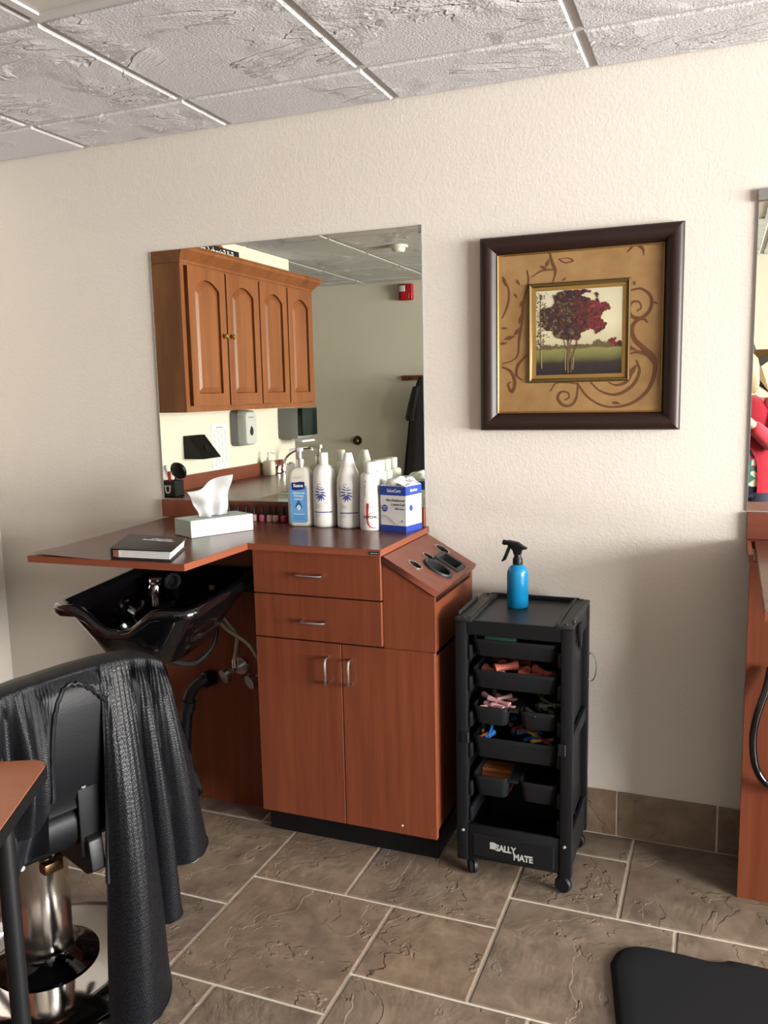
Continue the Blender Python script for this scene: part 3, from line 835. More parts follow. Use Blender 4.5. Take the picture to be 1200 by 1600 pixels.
# ------------------------------------------------------------------ rolling trolley
CX0, CX1, CY0, CY1, CTOP = -0.698, -0.357, 2.292, 2.612, 0.812
trol = thing('salon_trolley', 'black plastic rolling salon trolley with open trays, against the cream wall', 'trolley', (-0.528, 2.45, 0))
for nm, x0, x1, y0, y1 in (('post', CX0, CX0 + .034, CY0, CY0 + .03), ('post', CX1 - .034, CX1, CY0, CY0 + .03), ('post', CX0, CX0 + .034, CY1 - .03, CY1), ('post', CX1 - .034, CX1, CY1 - .03, CY1)):
    part(nm, box(B(), x0, x1, y0, y1, 0.062, CTOP - .012, .003, 2), M['cart'], trol)
tp = part('top', box(B(), CX0 + .03, CX1 - .03, CY0 + .004, CY1 - .004, CTOP - .050, CTOP - .010, .002, 1), M['cart_top'], trol, label='flat grey-black tray top')
part('front_rail', box(B(), CX0 + .0345, CX1 - .0345, CY0 + .002, CY0 + .014, CTOP - .048, CTOP - .006, .002, 1), M['cart'], trol)
part('back_rail', box(B(), CX0 + .03, CX1 - .03, CY1 - .012, CY1, CTOP - .048, CTOP + .004, .002, 1), M['cart'], trol)
for sgn, xe in ((1, CX0), (-1, CX1)):
    bm = B()
    box(bm, min(xe, xe + sgn * .052), max(xe, xe + sgn * .052), CY0, CY1, CTOP - .0115, CTOP, .003, 2)
    part('side_rail', bm, M['cart_top'], trol)
    bm = B(); box(bm, min(xe + sgn * .040, xe + sgn * .046), max(xe + sgn * .040, xe + sgn * .046), CY0 + .005, CY1 - .005, CTOP, CTOP + .004, .0012, 1)
    box(bm, min(xe, xe + sgn * .008), max(xe, xe + sgn * .008), CY0 + .03, CY1 - .09, CTOP, CTOP + .011, .002, 1)
    part('lip', bm, M['cart_top'], trol)
    for y in (CY0 + .014, CY1 - .014): part('screw', cyl(B(), (xe + sgn * .022, y, CTOP), (xe + sgn * .022, y, CTOP + .0035), .006, .005, 10), M['black'], trol)
    # side frames: top rail, mid shelf rail, bottom panel
    xa, xb = sorted((xe + sgn * .004, xe + sgn * .016))
    for za, zb in ((CTOP - .075, CTOP - .012), (.438, .478), (.075, .178)):
        part('side_panel', box(B(), xa, xb, CY0 + .0305, CY1 - .0305, za, zb, .002, 1), M['cart'], trol)
    part('side_liner', box(B(), *sorted((xe + sgn * .0185, xe + sgn * .0225)), CY0 + .032, CY1 - .032, .18, CTOP - .06), M['cart'], trol)
    part('side_hook', prism(B(), [(CY0 + .06, CTOP - .016), (CY0 + .115, CTOP - .016), (CY0 + .10, CTOP - .082), (CY0 + .075, CTOP - .082)], *sorted((xe, xe - sgn * .010)), axis='x', bev=.003), M['cart'], trol)
    for zz in (.735, .640, .531, .436, .315, .235):
        bm = B(); xa, xb = sorted((xe + sgn * .0345, xe + sgn * .046))
        box(bm, xa, xb, CY0 + .012, CY1 - .03, zz - .052, zz - .006, .004, 2)
        part('tray_runner', bm, M['cart'], trol)
    part('mid_clip', box(B(), *sorted((xe + sgn * .018, xe + sgn * .040)), CY0 - .006, CY0 + .01, 0.434, 0.468, .002, 1), M['cart'], trol)
    part('rivet', cyl(B(), (xe + sgn * .020, CY0 + .001, .158), (xe + sgn * .020, CY0 - .003, .158), .0055, .0035, 12), M['grey'], trol)
part('back_shade_panel', box(B(), CX0 + .036, CX1 - .036, CY1 - .0295, CY1 - .0255, .18, CTOP - .055), M['cart'], trol)  # added panel that keeps light off the tray contents from behind
fp = part('bottom_tray', box(box(box(box(B(), CX0 + .0345, CX1 - .0345, CY0 + .004, CY0 + .016, 0.070, 0.178, .003, 2), CX0 + .016, CX1 - .016, CY0 + .016, CY1 - .03, 0.070, 0.080), CX0 + .0345, CX1 - .0345, CY1 - .042, CY1 - .0305, .07, .178), CX0 + .050, CX1 - .050, CY0 + .001, CY0 + .0045, 0.082, 0.150, .0015, 1), M['cart'], trol)
lt = B()
merge(lt, text_bm('SALLY', 0.0270, bold=.0011, space=.98, narrow=.84, align='LEFT'), face_y(-0.5790, CY0 + .0007, 0.1095, 0))
merge(lt, text_bm('MATE', 0.0270, bold=.0011, space=.98, narrow=.84, align='LEFT'), face_y(-0.5255, CY0 + .0007, 0.0905, 0))
part('lettering', lt, M['silver_ink'], trol, label='silver lettering')
part('logo', prism(B(), [(-0.5960, .1120), (-0.5800, .1120), (-0.5770, .1300), (-0.5820, .1330), (-0.5960, .1330)], CY0 + .0002, CY0 + .001, 'y'), M['silver_ink'], fp, label='small silver logo block')


def tray_bm(x0, x1, y0, y1, z1, h, lip=.006):
    bm = B(); cx, cy, hx, hy = (x0 + x1) / 2, (y0 + y1) / 2, (x1 - x0) / 2, (y1 - y0) / 2
    q = [(hx - .012, hy - .012, z1 - h, .015), (hx - .009, hy - .009, z1 - h + .004, .018), (hx - .003, hy - .003, z1 - .010, .018), (hx + .0, hy, z1 - .010, .02), (hx + .0, hy, z1, .02), (hx - .004, hy - .004, z1, .018),
         (hx - .006, hy - .006, z1 - .008, .016), (hx - .012, hy - .012, z1 - h + .004, .014)]
    loft(bm, [rrect(cx, cy, a, b, r_, z, 4) for a, b, z, r_ in q])
    return bm


TRAYS = [(0.749, .053, 1), (0.657, .057, 1), (0.546, .056, 2), (0.452, .066, 1), (0.331, .064, 2)]
for z1, h, nseg in TRAYS:
    if nseg == 1:
        part('tray', tray_bm(-0.652, -0.403, CY0 + .012, CY1 - .04, z1, h), M['tray'], trol, ang=50)
    else:
        tr = part('tray', tray_bm(-0.652, -0.541, CY0 + .012, CY1 - .04, z1, h), M['tray'], trol, ang=50)
        tray_b = tray_bm(-0.514, -0.403, CY0 + .012, CY1 - .04, z1, h)
        part('tray_half', tray_b, M['tray'], tr, ang=50)
        part('bridge', box(B(), -0.5405, -0.5145, CY0 + .013, CY1 - .041, z1 - .008, z1 - .0005), M['tray'], tr)
for x, y in ((-0.662, 2.333), (-0.384, 2.322), (-0.672, 2.585), (-0.384, 2.585)):
    a = 0.5 if x < -0.5 else 1.35
    cs = part('caster', lathe(B(), [(0, 0), (.016, 0), (.018, .004), (.018, .012), (.0, .012)], 14, (x, y, .050)), M['black'], trol)
    dv = Vector((math.cos(a), math.sin(a), 0)) * .010
    c0 = Vector((x, y, .0265))
    for s in (-1, 1):
        bm = B(); cyl(bm, c0 + dv * s * .25, c0 + dv * s * 1.15, .0255, .0225, 20)
        part('wheel', bm, M['tray'], cs)
part('wire_ring', tube(B(), [(-0.350 + .016 * math.sin(t) * (1 if k else 1), 2.60, .60 + .045 * math.cos(t)) for k, t in enumerate([2 * PI * i / 20 for i in range(21)])], .0022, 8, raw=True), M['steel'], trol, label='thin wire dryer ring')

# contents of the trays: each roller, rod and card is its own thing
rnd = random.Random(5)


def rod_mesh(name, r, L, material):
    bm = B()
    lathe(bm, [(0, -L / 2), (r, -L / 2), (r, -L / 2 + .006), (r * .72, -L * .25), (r * .62, 0), (r * .72, L * .25), (r, L / 2 - .006), (r, L / 2), (r * .45, L / 2), (r * .4, L / 2 - .006), (0, L / 2 - .006)], 12)
    return finish(name, bm, material, True, 45)


RC = {n: mat('rod_' + n, srgb(*c), .4) for n, c in dict(pink=(226, 172, 176), rose=(196, 110, 100), salmon=(206, 112, 92), sage=(118, 132, 112), blue=(40, 110, 190), yellow=(222, 190, 70), rust=(150, 70, 50), mauve=(150, 110, 110), teal=(64, 110, 90)).items()}
_rm = {}


def rods(name, label, group, color, r, L, spots):
    for (x, y, z, rz, tilt) in spots:
        k = (name, color, r, L)
        if k not in _rm: _rm[k] = rod_mesh(name, r, L, RC[color])
        o = bpy.data.objects.new(name, _rm[k]); C.objects.link(o)
        o.location = (x, y, z); o.rotation_euler = (PI / 2 + tilt, 0, rz)
        o['label'] = label; o['category'] = 'hair roller'; o['group'] = group


def scatter(n, x0, x1, y0, y1, z0, r, layers=2):
    out = []
    for i in range(n):
        u = (i + .5) / n
        out.append((x0 + (x1 - x0) * ((i * .618) % 1.0), y0 + (y1 - y0) * ((i * .39 + .1) % 1.0), z0 + r + (i % layers) * r * 1.7, rnd.uniform(-1.2, 1.2), rnd.uniform(-.12, .12)))
    return out


tz = [z1 - h + .005 for z1, h, _ in TRAYS]
rods('hair_roller', 'salmon pink hair roller in the second trolley tray', 'salmon rollers', 'salmon', .016, .07, [(-.60, 2.36, tz[1] + .030, 1.1, .1), (-.565, 2.37, tz[1] + .046, -1.0, .1), (-.53, 2.40, tz[1] + .034, .8, -.1), (-.49, 2.36, tz[1] + .028, 1.3, 0), (-.60, 2.44, tz[1] + .040, .5, 0), (-.455, 2.38, tz[1] + .036, 1.0, .1), (-.54, 2.47, tz[1] + .03, 1.4, 0)])
rods('hair_roller', 'green hair roller at the right end of the second trolley tray', 'green roller', 'teal', .013, .06, [(-.432, 2.345, tz[1] + .034, .1, 0)])
rods('perm_rod', 'pale pink perm rod in the left half of the third trolley tray', 'pink perm rods', 'pink', .0085, .072, [(-.612, 2.348, tz[2] + .040, -.5, 0), (-.592, 2.335, tz[2] + .044, 1.1, 0), (-.580, 2.345, tz[2] + .057, 1.3, .1), (-.565, 2.335, tz[2] + .046, 1.45, 0), (-.612, 2.37, tz[2] + .056, .9, 0), (-.586, 2.385, tz[2] + .052, -1.0, .1), (-.57, 2.40, tz[2] + .048, 1.2, 0), (-.61, 2.42, tz[2] + .046, .3, 0), (-.585, 2.36, tz[2] + .022, 1.4, 0), (-.60, 2.45, tz[2] + .03, .9, 0)])
rods('perm_rod', 'grey-green perm rod in the right half of the third trolley tray', 'grey-green perm rods', 'sage', .0065, .065, scatter(12, -.495, -.425, 2.335, 2.48, tz[2] + .012, .0065, 4))
for cnm, n in (('blue', 7), ('yellow', 4), ('rust', 5), ('mauve', 4)):
    sp_ = scatter(n, -.625, -.43, 2.335, 2.46, tz[3] + .016 + .006 * (n % 3), .006, 3)
    rods('perm_rod', {'blue': 'bright blue', 'yellow': 'yellow', 'rust': 'rust red', 'mauve': 'dull mauve'}[cnm] + ' perm rod in the fourth trolley tray', cnm + ' perm rods', cnm, .006, .068, [(x, y, z + .018, a, t) for x, y, z, a, t in sp_])
rods('perm_rod', 'blue perm rod standing at the left front corner of the fourth trolley tray', 'corner blue rod', 'blue', .010, .05, [(-.612, 2.350, tz[3] + .046, -.3, .3)])
for i in range(4):
    solo('end_paper_pack', box(B(), -.050, .050, -.030 + .0, .030, 0, .010, .001, 1), M['orange'], 'orange end-paper pack in the fifth trolley tray, %s of the stack' % ('bottom', 'second from bottom', 'second from top', 'top')[i], 'pack', (-.597 + .0, 2.385 + .014 * i, tz[4] + .0005 + i * .0105), 'orange end-paper packs', rz=.0, local=True)
bm = B()
for i in range(7): box(bm, -.030 + .008 * i, -.0245 + .008 * i, -.004, .003, .0100, .0102)
_tp = [o for o in bpy.data.objects if o.name.startswith('end_paper_pack')][-1]
part('print', bm, M['ink'], _tp, local=True)
bm = B(); lathe(bm, [(0, -.045), (.016, -.045), (.018, -.03), (.018, .03), (.016, .045), (0, .045)], 14, (0, 0, 0), mat=Matrix.Rotation(PI / 2, 4, 'Y'))
solo('green_brush_roller', bm, RC['teal'], 'mottled green brush roller in the top trolley tray', 'hair roller', (-.575, 2.345, tz[0] + .0340), local=True)

# spray bottle on the trolley
sp = thing('spray_bottle', 'bright blue spray bottle with black trigger head on the trolley', 'bottle', (-0.559, 2.498, CTOP - .0096))
part('bottle_body', lathe(B(), [(0, 0), (.030, 0), (.0325, .004), (.0325, .103), (.031, .114), (.026, .124), (.018, .131), (.014, .134), (.0, .134)], 32), M['spray_blue'], sp, local=True, ang=60)
bm = lathe(B(), [(0, .133), (.0145, .133), (.0150, .137), (.0150, .150), (.0115, .155), (.0105, .164), (0, .164)], 24)
part('collar', bm, M['black'], sp, local=True)
hd = B(); prism(hd, [(-.040, .195), (-.038, .204), (-.028, .2065), (.002, .201), (.018, .190), (.029, .1845), (.029, .182), (.014, .179), (.010, .164), (-.011, .164), (-.014, .176), (-.024, .186), (-.030, .192)], -.0105, .0105, 'y', bev=.002)
part('trigger_head', hd, M['black'], sp, local=True)
part('nozzle', cyl(B(), (-.036, 0, .1985), (-.046, 0, .200), .0085, .0075, 14), M['black'], sp, local=True)
tg = B(); prism(tg, [(-.029, .190), (-.021, .186), (-.026, .170), (-.037, .145), (-.047, .1395), (-.050, .142), (-.044, .152)], -.007, .007, 'y', bev=.0015)
part('trigger', tg, M['black'], sp, local=True)

# ------------------------------------------------------------------ things on the worktop
ZT = CT + 0.0004


def interp(prof):
    def f(z):
        for (r0, z0), (r1, z1) in zip(prof, prof[1:]):
            if z0 <= z <= z1 and z1 > z0: return r0 + (r1 - r0) * (z - z0) / (z1 - z0)
        return prof[-1][0]
    return f


def cam_dir(x, y):
    return math.atan2(-y, -x)


def leafspray(scale=1.0):
    """spray of slim leaves, drawn flat in xy"""
    t = bmesh.new()
    for (ox, oy, L, a) in ((0, .018, .014, 2.55), (0, .017, .010, .35), (0, .011, .018, 2.75), (0, .011, .017, .15), (0, .008, .008, 1.57), (0, .004, .021, 3.05), (0, .004, .020, -.12), (0, -.001, .023, 3.45), (0, -.001, .023, -.42), (0, -.004, .022, 3.95), (0, -.004, .023, -.85), (0, -.006, .022, 4.45), (0, -.006, .020, -1.28)):
        ca, sa = math.cos(a), math.sin(a); w = L * .09
        prev = None
        for q in range(9):
            f = q / 8; ww = w * 1.25 * (math.sin(PI * f ** .8) + .02)
            px, py = ox + ca * L * f, oy + sa * L * f
            cur = [t.verts.new(((px - sa * ww) * scale, (py + ca * ww) * scale, 0)), t.verts.new(((px + sa * ww) * scale, (py - ca * ww) * scale, 0))]
            if prev: t.faces.new((prev[0], prev[1], cur[1], cur[0]))
            prev = cur
    return t


def bars(rows, x0, z0, dz, h):
    t = bmesh.new()
    for i, w in enumerate(rows):
        merge(t, rect_grid(w, h, 4, 1), Matrix.Translation((x0 + w / 2, z0 - i * dz, 0)))
    return t


def wrapped(parent, t, rf, th, z0, material, name, lab=None, lift=.0006):
    wrap(t, rf, th, z0, lift)
    return part(name, t, material, parent, local=True, label=lab, smooth=False)


def shampoo(label, x, y, conical, dth):
    t = thing('shampoo_bottle', label, 'bottle', (x, y, ZT), 0, 'white leaf-print hair bottles')
    if conical:
        pr = [(0, 0), (.036, 0), (.041, .004), (.0415, .012), (.0415, .145), (.040, .165), (.036, .182), (.030, .198), (.0262, .206)]
        cp = [(0, .206), (.0258, .206), (.0250, .210), (.0150, .246), (.0135, .252), (.012, .2545), (0, .2545)]
    else:
        pr = [(0, 0), (.035, 0), (.0395, .004), (.040, .012), (.040, .160), (.0385, .178), (.034, .195), (.026, .208), (.018, .214), (.0150, .216)]
        cp = [(0, .2155), (.0155, .2155), (.0158, .218), (.0152, .252), (.0140, .2545), (0, .2545)]
    b = part('bottle_body', lathe(B(), pr, 40), M['white'], t, local=True, ang=60)
    part('cap', lathe(B(), cp, 28), M['white'], t, local=True)
    rf = interp(pr[2:]); th = cam_dir(x, y) + dth
    wrapped(t, leafspray(1.08), rf, th, .118, M['violet'], 'leaf_print', 'violet-blue leaf print')
    wrapped(t, bars([.016], -.012, .150, .01, .002), rf, th, 0, M['grey_ink'], 'small_print')
    wrapped(t, bars([.010, .020, .024, .020], -.022, .082, .0042, .0013), rf, th, 0, M['grey_ink'], 'small_print')
    wrapped(t, rect_grid(.070, .0036, 24, 1), rf, th + .20, .053, M['violet'], 'blue_band')
    wrapped(t, bars([.018, .022, .016], -.022, .046, .004, .0011), rf, th, 0, M['grey_ink'], 'small_print')
    return t


b1 = shampoo('white leaf-print bottle with straight cap, beside the lotion pump', -1.262, 2.622, False, -.40)
b2 = shampoo('white leaf-print bottle with tapering conical cap', -1.170, 2.622, True, -.22)
pr2 = [(.0415, .004), (.0415, .145), (.040, .165)]
t = text_bm('BIOTERA', .0105, narrow=.85, space=1.15)
bmesh.ops.rotate(t, verts=t.verts, cent=(0, 0, 0), matrix=Matrix.Rotation(PI / 2, 3, 'Z'))
wrapped(b2, t, interp(pr2), cam_dir(-1.17, 2.622) - .74, .128, M['grey_ink'], 'lettering', 'upright grey lettering')

# lotion pump bottle
lo = thing('lotion_bottle', 'cream pump lotion bottle with blue label beside the nail polishes', 'bottle', (-1.350, 2.618, ZT), .12)
lp = [(.040, 0), (.046, .004), (.0475, .012), (.0475, .150), (.0465, .172), (.042, .188), (.032, .199), (.020, .205), (.0, .205)]
part('bottle_body', loft(B(), [rrect(0, 0, max(r_, .001), max(r_ * .60, .001), r_ * .55, z, 8) for r_, z in lp]), M['cream_plastic'], lo, local=True, ang=60)
part('collar', lathe(B(), [(0, .204), (.0145, .204), (.0148, .207), (.0140, .232), (.010, .234), (0, .234)], 24), M['steel'], lo, local=True)
pm = tube(B(), [(0, 0, .233), (0, 0, .262)], .0058, 12, raw=True); box(pm, -.010, .010, -.009, .009, .258, .272, .003, 2)
prism(pm, [(-.008, .262), (-.008, .271), (-.036, .268), (-.038, .258), (-.033, .258), (-.031, .2635)], -.005, .005, 'y', .001)
ph = part('pump', pm, M['pump'], lo, local=True)
fy0 = -.0475 * .60 - .0006


def flat_label(bmx, material, name, lab=None, parent=None, off=0.0):
    merge(gb := B(), bmx, face_y(0, fy0 - off, 0))
    return part(name, gb, material, parent or lo, local=True, label=lab, smooth=False)


lb = flat_label(prism(B(), [(p[0] * 1, p[1]) for p in rrect(0, .0785, .0315, .0655, .010, 0, 4)], 0, .0003), M['blue_label'], 'label', 'light blue front label')
flat_label(prism(B(), [(-.0235, .128), (-.010, .126), (.010, .128), (.0235, .132), (.0235, .155), (.010, .1565), (-.010, .153), (-.0235, .153)], 0, .0003), M['navy'], 'brand_patch', 'navy brand patch', None, .0004)
t = B(); merge(t, text_bm('Suave', .0155, bold=.0004), Matrix.Translation((0, .1375, 0))); flat_label(t, M['white_ink'], 'lettering', None, None, .0008)
t = B(); merge(t, text_bm('Advanced', .0110), Matrix.Translation((.001, .1135, 0))); merge(t, text_bm('Therapy', .0110), Matrix.Translation((.001, .1035, 0)))
merge(t, bars([.034, .030], -.016, .096, .003, .0010)); merge(t, bars([.040], -.020, .043, .004, .0012)); flat_label(t, M['white_ink'], 'lettering', None, None, .0005)
t = bmesh.new(); dp_ = []
for i in range(28):
    a = 2 * PI * i / 28; r_ = .0125
    dp_.append((r_ * math.sin(a) * (1 - .55 * max(0, math.cos(a)) ** 1.0), .070 + r_ * math.cos(a) * (1.0 if math.cos(a) < 0 else 1.75)))
prism(t, dp_, 0, .0002); flat_label(t, M['mid_blue'], 'drop_emblem', 'blue drop emblem', None, .0005)
t = B(); box(t, -.0075, .0075, .062, .070, 0, .0002); box(t, -.004, .004, .0575, .0745, 0, .0002); flat_label(t, M['white_ink'], 'cross_emblem', None, None, .0009)
t = bars([.034, .026], -.017, .172, .0045, .0011); flat_label(t, M['grey_ink'], 'small_print', None, None, .0003)
t = bars([.046, .040, .044], -.023, .038, .0065, .0012); flat_label(t, M['mid_blue'], 'small_print', None, None, .0006)


# developer bottles
def developer(label, x, y, k):
    t = thing('hair_colour_bottle', label, 'bottle', (x, y, ZT), 0, 'white hair colour bottles')
    q = [(.036, 0), (.0385, .004), (.0385, .060), (.0375, .110), (.0350, .150), (.0345, .178), (.0330, .186), (.026, .190), (.018, .191)]
    q = [(r_ * k, z) for r_, z in q]
    part('bottle_body', lathe(B(), [(0, 0)] + q + [(0, .191)], 40), M['white'], t, local=True, ang=50)
    part('cap', lathe(B(), [(0, .190), (.0185, .190), (.0205, .193), (.0205, .224), (.0190, .227), (0, .227)], 28), M['white'], t, local=True)
    return t, interp(q), cam_dir(x, y)


t1, rf, th = developer('white hair colour bottle with red emblem and black lettering, beside the cotton box', -1.078, 2.596, 1.0)
th -= .10
g = text_bm('GOLDWELL', .0085, narrow=.9, space=1.1); bmesh.ops.rotate(g, verts=g.verts, cent=(0, 0, 0), matrix=Matrix.Rotation(PI / 2, 3, 'Z'))
wrapped(t1, g, rf, th - .40, .134, M['grey_ink'], 'lettering', 'upright grey lettering')
wrapped(t1, rect_grid(.0045, .0045, 2, 1), rf, th - .45, .164, M['red'], 'red_square')
g = text_bm('TOPCHIC', .0135, narrow=.86, bold=.0001); wrapped(t1, g, rf, th + .02, .0415, M['ink'], 'lettering', 'black lettering', .0011)
g = bmesh.new()


def ribbon(g, pts, w, n=8, z=0.0):
    P = smooth_path([(x, y, 0) for x, y in pts], n)
    prev = None
    for i, p in enumerate(P):
        d_ = (P[min(i + 1, len(P) - 1)] - P[max(i - 1, 0)]); d_ = d_.normalized() if d_.length > 1e-9 else Vector((1, 0, 0))
        nn = Vector((-d_.y, d_.x, 0)); ww = (w(i / (len(P) - 1)) if callable(w) else w) / 2
        cur = (g.verts.new(p + nn * ww + Vector((0, 0, z))), g.verts.new(p - nn * ww + Vector((0, 0, z))))
        if prev: g.faces.new((prev[0], prev[1], cur[1], cur[0]))
        prev = cur
    return g


ribbon(g, [(-.008, .092), (-.010, .060), (-.010, .035), (-.004, .017), (.008, .010), (.020, .011)], lambda u: .0075 * (1 - u) ** .8 + .0007)
ribbon(g, [(-.016, .079), (.000, .0795), (.018, .079)], .0011); ribbon(g, [(-.006, .052), (.002, .060), (.010, .063), (.020, .060)], .0011)
wrapped(t1, g, rf, th, 0.0, M['red'], 'red_emblem', 'large red letter emblem')
wrapped(t1, bars([.018, .024, .020], -.022, .032, .004, .0011), rf, th, 0, M['grey_ink'], 'small_print')
t2, rf, th = developer('white hair colour bottle half hidden behind the cotton box, marked with a black 9', -1.076, 2.6645, .76)
wrapped(t2, text_bm('9', .030, bold=.0004, narrow=.8), rf, th + .55, .066, M['ink'], 'lettering', 'black numeral')
wrapped(t2, bars([.010, .010], -.004, .050, .006, .002), rf, th + .55, 0, M['red'], 'small_print')
wrapped(t2, bars([.010, .010, .010], -.004, .036, .006, .002), rf, th + .55, 0, M['grey_ink'], 'small_print')

# cotton coil box
BW, BD, BH = .098, .100, .150
cb = thing('cotton_box', 'white and royal-blue cotton coil box at the worktop end', 'box', (-0.977, 2.612, ZT), math.radians(-11.5))
bm = B()
for x0, x1, y0, y1 in ((-BW / 2, BW / 2, -BD / 2, -BD / 2 + .0012), (-BW / 2, BW / 2, BD / 2 - .0012, BD / 2), (-BW / 2, -BW / 2 + .0012, -BD / 2, BD / 2), (BW / 2 - .0012, BW / 2, -BD / 2, BD / 2)):
    box(bm, x0, x1, y0, y1, 0, BH)
box(bm, -BW / 2, BW / 2, -BD / 2, BD / 2, 0, .0012)
part('carton', bm, M['carton'], cb, local=True, smooth=False)
bm = B(); e = .0004
for z0, z1 in ((0, .021), (BH - .030, BH)):
    box(bm, -BW / 2 - e, BW / 2 + e, -BD / 2 - e, -BD / 2, z0, z1); box(bm, -BW / 2 - e, BW / 2 + e, BD / 2, BD / 2 + e, z0, z1)
    box(bm, BW / 2, BW / 2 + e, -BD / 2, BD / 2, z0, z1); box(bm, -BW / 2 - e, -BW / 2, -BD / 2, BD / 2, z0, z1)
part('blue_band', bm, M['royal2'], cb, local=True, smooth=False, label='royal blue bands')
bm = B()
merge(bm, box(B(), -BW / 2, BW / 2, -.036, 0, -.0006, .0006), Matrix.Translation((0, -BD / 2 + .001, BH)) @ Matrix.Rotation(-2.95, 4, 'X'))
merge(bm, box(B(), -BW / 2, BW / 2, 0, .040, -.0006, .0006), Matrix.Translation((0, BD / 2 - .001, BH)) @ Matrix.Rotation(2.75, 4, 'X'))
merge(bm, box(B(), 0, .034, -BD / 2 + .002, BD / 2 - .002, -.0006, .0006), Matrix.Translation((BW / 2 - .001, 0, BH)) @ Matrix.Rotation(-2.8, 4, 'Y'))
part('flap', bm, M['carton'], cb, local=True, smooth=False)


def on_front(t, material, name, lab=None, off=.0):
    merge(gb := B(), t, face_y(0, -BD / 2 - .0008 - off, 0)); return part(name, gb, material, cb, local=True, smooth=False, label=lab)


def on_right(t, material, name, lab=None):
    merge(gb := B(), t, face_y(BW / 2 + .0008, 0, 0, PI / 2)); return part(name, gb, material, cb, local=True, smooth=False, label=lab)


t = B(); merge(t, text_bm('SalonCare', .0155, bold=.0002, narrow=.82), Matrix.Translation((.004, BH - .0195, 0))); on_front(t, M['white_ink'], 'lettering')
t = B(); merge(t, text_bm('Non Reinforced', .0128, narrow=.84, align='RIGHT'), Matrix.Translation((.045, .1000, 0))); merge(t, text_bm('Cotton Coil', .0128, narrow=.84, align='RIGHT'), Matrix.Translation((.045, .0865, 0)))
merge(t, text_bm('100% Cotton', .0088, narrow=.8, align='RIGHT'), Matrix.Translation((.045, .0735, 0))); merge(t, rect_grid(.052, .0005, 1, 1), Matrix.Translation((.019, .0825, 0))); on_front(t, M['ink'], 'lettering')
on_front(prism(B(), ell(-.032, .0765, .0115, .0115), 0, .0002), M['royal'], 'blue_disc')
t = B(); merge(t, text_bm('NEW', .0058, bold=.0001), Matrix.Translation((-.032, .0785, 0))); merge(t, text_bm('PACKAGE', .0040), Matrix.Translation((-.032, .0720, 0))); on_front(t, M['white_ink'], 'lettering', None, .0004)
g = B(); ribbon(g, [(-.049, .050), (-.035, .052), (-.020, .048), (-.004, .036), (.006, .0225)], .0012); ribbon(g, [(-.049, .046), (-.030, .048), (-.010, .036), (.010, .026), (.020, .0225)], .0008); ribbon(g, [(-.049, .041), (-.032, .043), (-.018, .038), (-.002, .0245)], .0008); on_front(g, M['grey_ink'], 'swoosh_print')
on_front(prism(B(), ell(.034, .036, .0025, .0025, 8), 0, .0002), M['ink'], 'mark')
t = B(); merge(t, text_bm('SalonCare', .0135, bold=.0002, narrow=.8), Matrix.Translation((0, BH - .019, 0))); on_right(t, M['white_ink'], 'lettering')
on_right(prism(B(), ell(-.018, .078, .0105, .0105), 0, .0002), M['royal'], 'blue_disc')
on_right(bars([.050, .040, .030], -.020, .108, .008, .0016), M['grey_ink'], 'small_print')
co = thing('cotton_coil', 'loose white cotton coil spilling from the cotton box', 'cotton', (-0.977, 2.612, ZT + .05))
part('coil', tube(B(), [(-.98, 2.60, 1.065), (-1.01, 2.60, 1.13), (-1.005, 2.585, 1.166), (-.985, 2.578, 1.172), (-.965, 2.585, 1.178), (-.975, 2.61, 1.172), (-.985, 2.63, 1.15)], .013, 10), M['cotton'], co)
part('coil', tube(B(), [(-.960, 2.625, 1.10), (-.962, 2.632, 1.145), (-.968, 2.636, 1.165), (-.955, 2.640, 1.174), (-.942, 2.636, 1.165), (-.942, 2.632, 1.148), (-.95, 2.625, 1.11)], .011, 10), M['cotton'], co)
part('tuft', prism(B(), [(-.993, 1.150), (-.958, 1.150), (-.950, 1.168), (-.972, 1.186), (-.985, 1.176)], 2.588, 2.606, 'y', .004), M['cotton'], co)

# nail polishes along the backsplash
np_body = finish('polish_bottle', lathe(B(), [(0, 0), (.0098, 0), (.0112, .002), (.0115, .010), (.0108, .020), (.0075, .024), (.005, .0255), (0, .0255)], 20), None)
np_cap = finish('polish_cap', lathe(B(), [(0, .025), (.0062, .025), (.0062, .034), (.0050, .056), (.0040, .0575), (0, .0575)], 16), M['black'])
for x, c, lab in ((-1.6755, (225, 190, 185), 'nail polish bottle with black cap, leftmost, behind the tissue box'), (-1.6388, (214, 170, 170), 'nail polish bottle with black cap, second from left, behind the tissue box'),
                  (-1.6041, (216, 178, 190), 'lilac-pink nail polish bottle, first to the right of the tissue box'), (-1.5702, (224, 176, 176), 'pale pink nail polish bottle, second from the tissue box'),
                  (-1.5368, (196, 100, 128), 'deep rose nail polish bottle in the middle of the row'), (-1.5059, (222, 178, 170), 'shell pink nail polish bottle next to the deep rose one'),
                  (-1.4814, (214, 160, 162), 'wider dusty pink nail polish bottle third from the lotion bottle'), (-1.4477, (176, 52, 92), 'dark berry nail polish bottle beside the lotion bottle')):
    t = thing('nail_polish', lab, 'nail polish', (x, 2.664, ZT), 0, 'row of nail polishes')
    me = np_body.copy(); me.materials.append(mat('polish_%02x%02x%02x' % c, srgb(*c), .12, coat=.6))
    o = bpy.data.objects.new('polish_bottle', me); C.objects.link(o); o.parent = t
    o = bpy.data.objects.new('polish_cap', np_cap); C.objects.link(o); o.parent = t
bpy.data.meshes.remove(np_body)

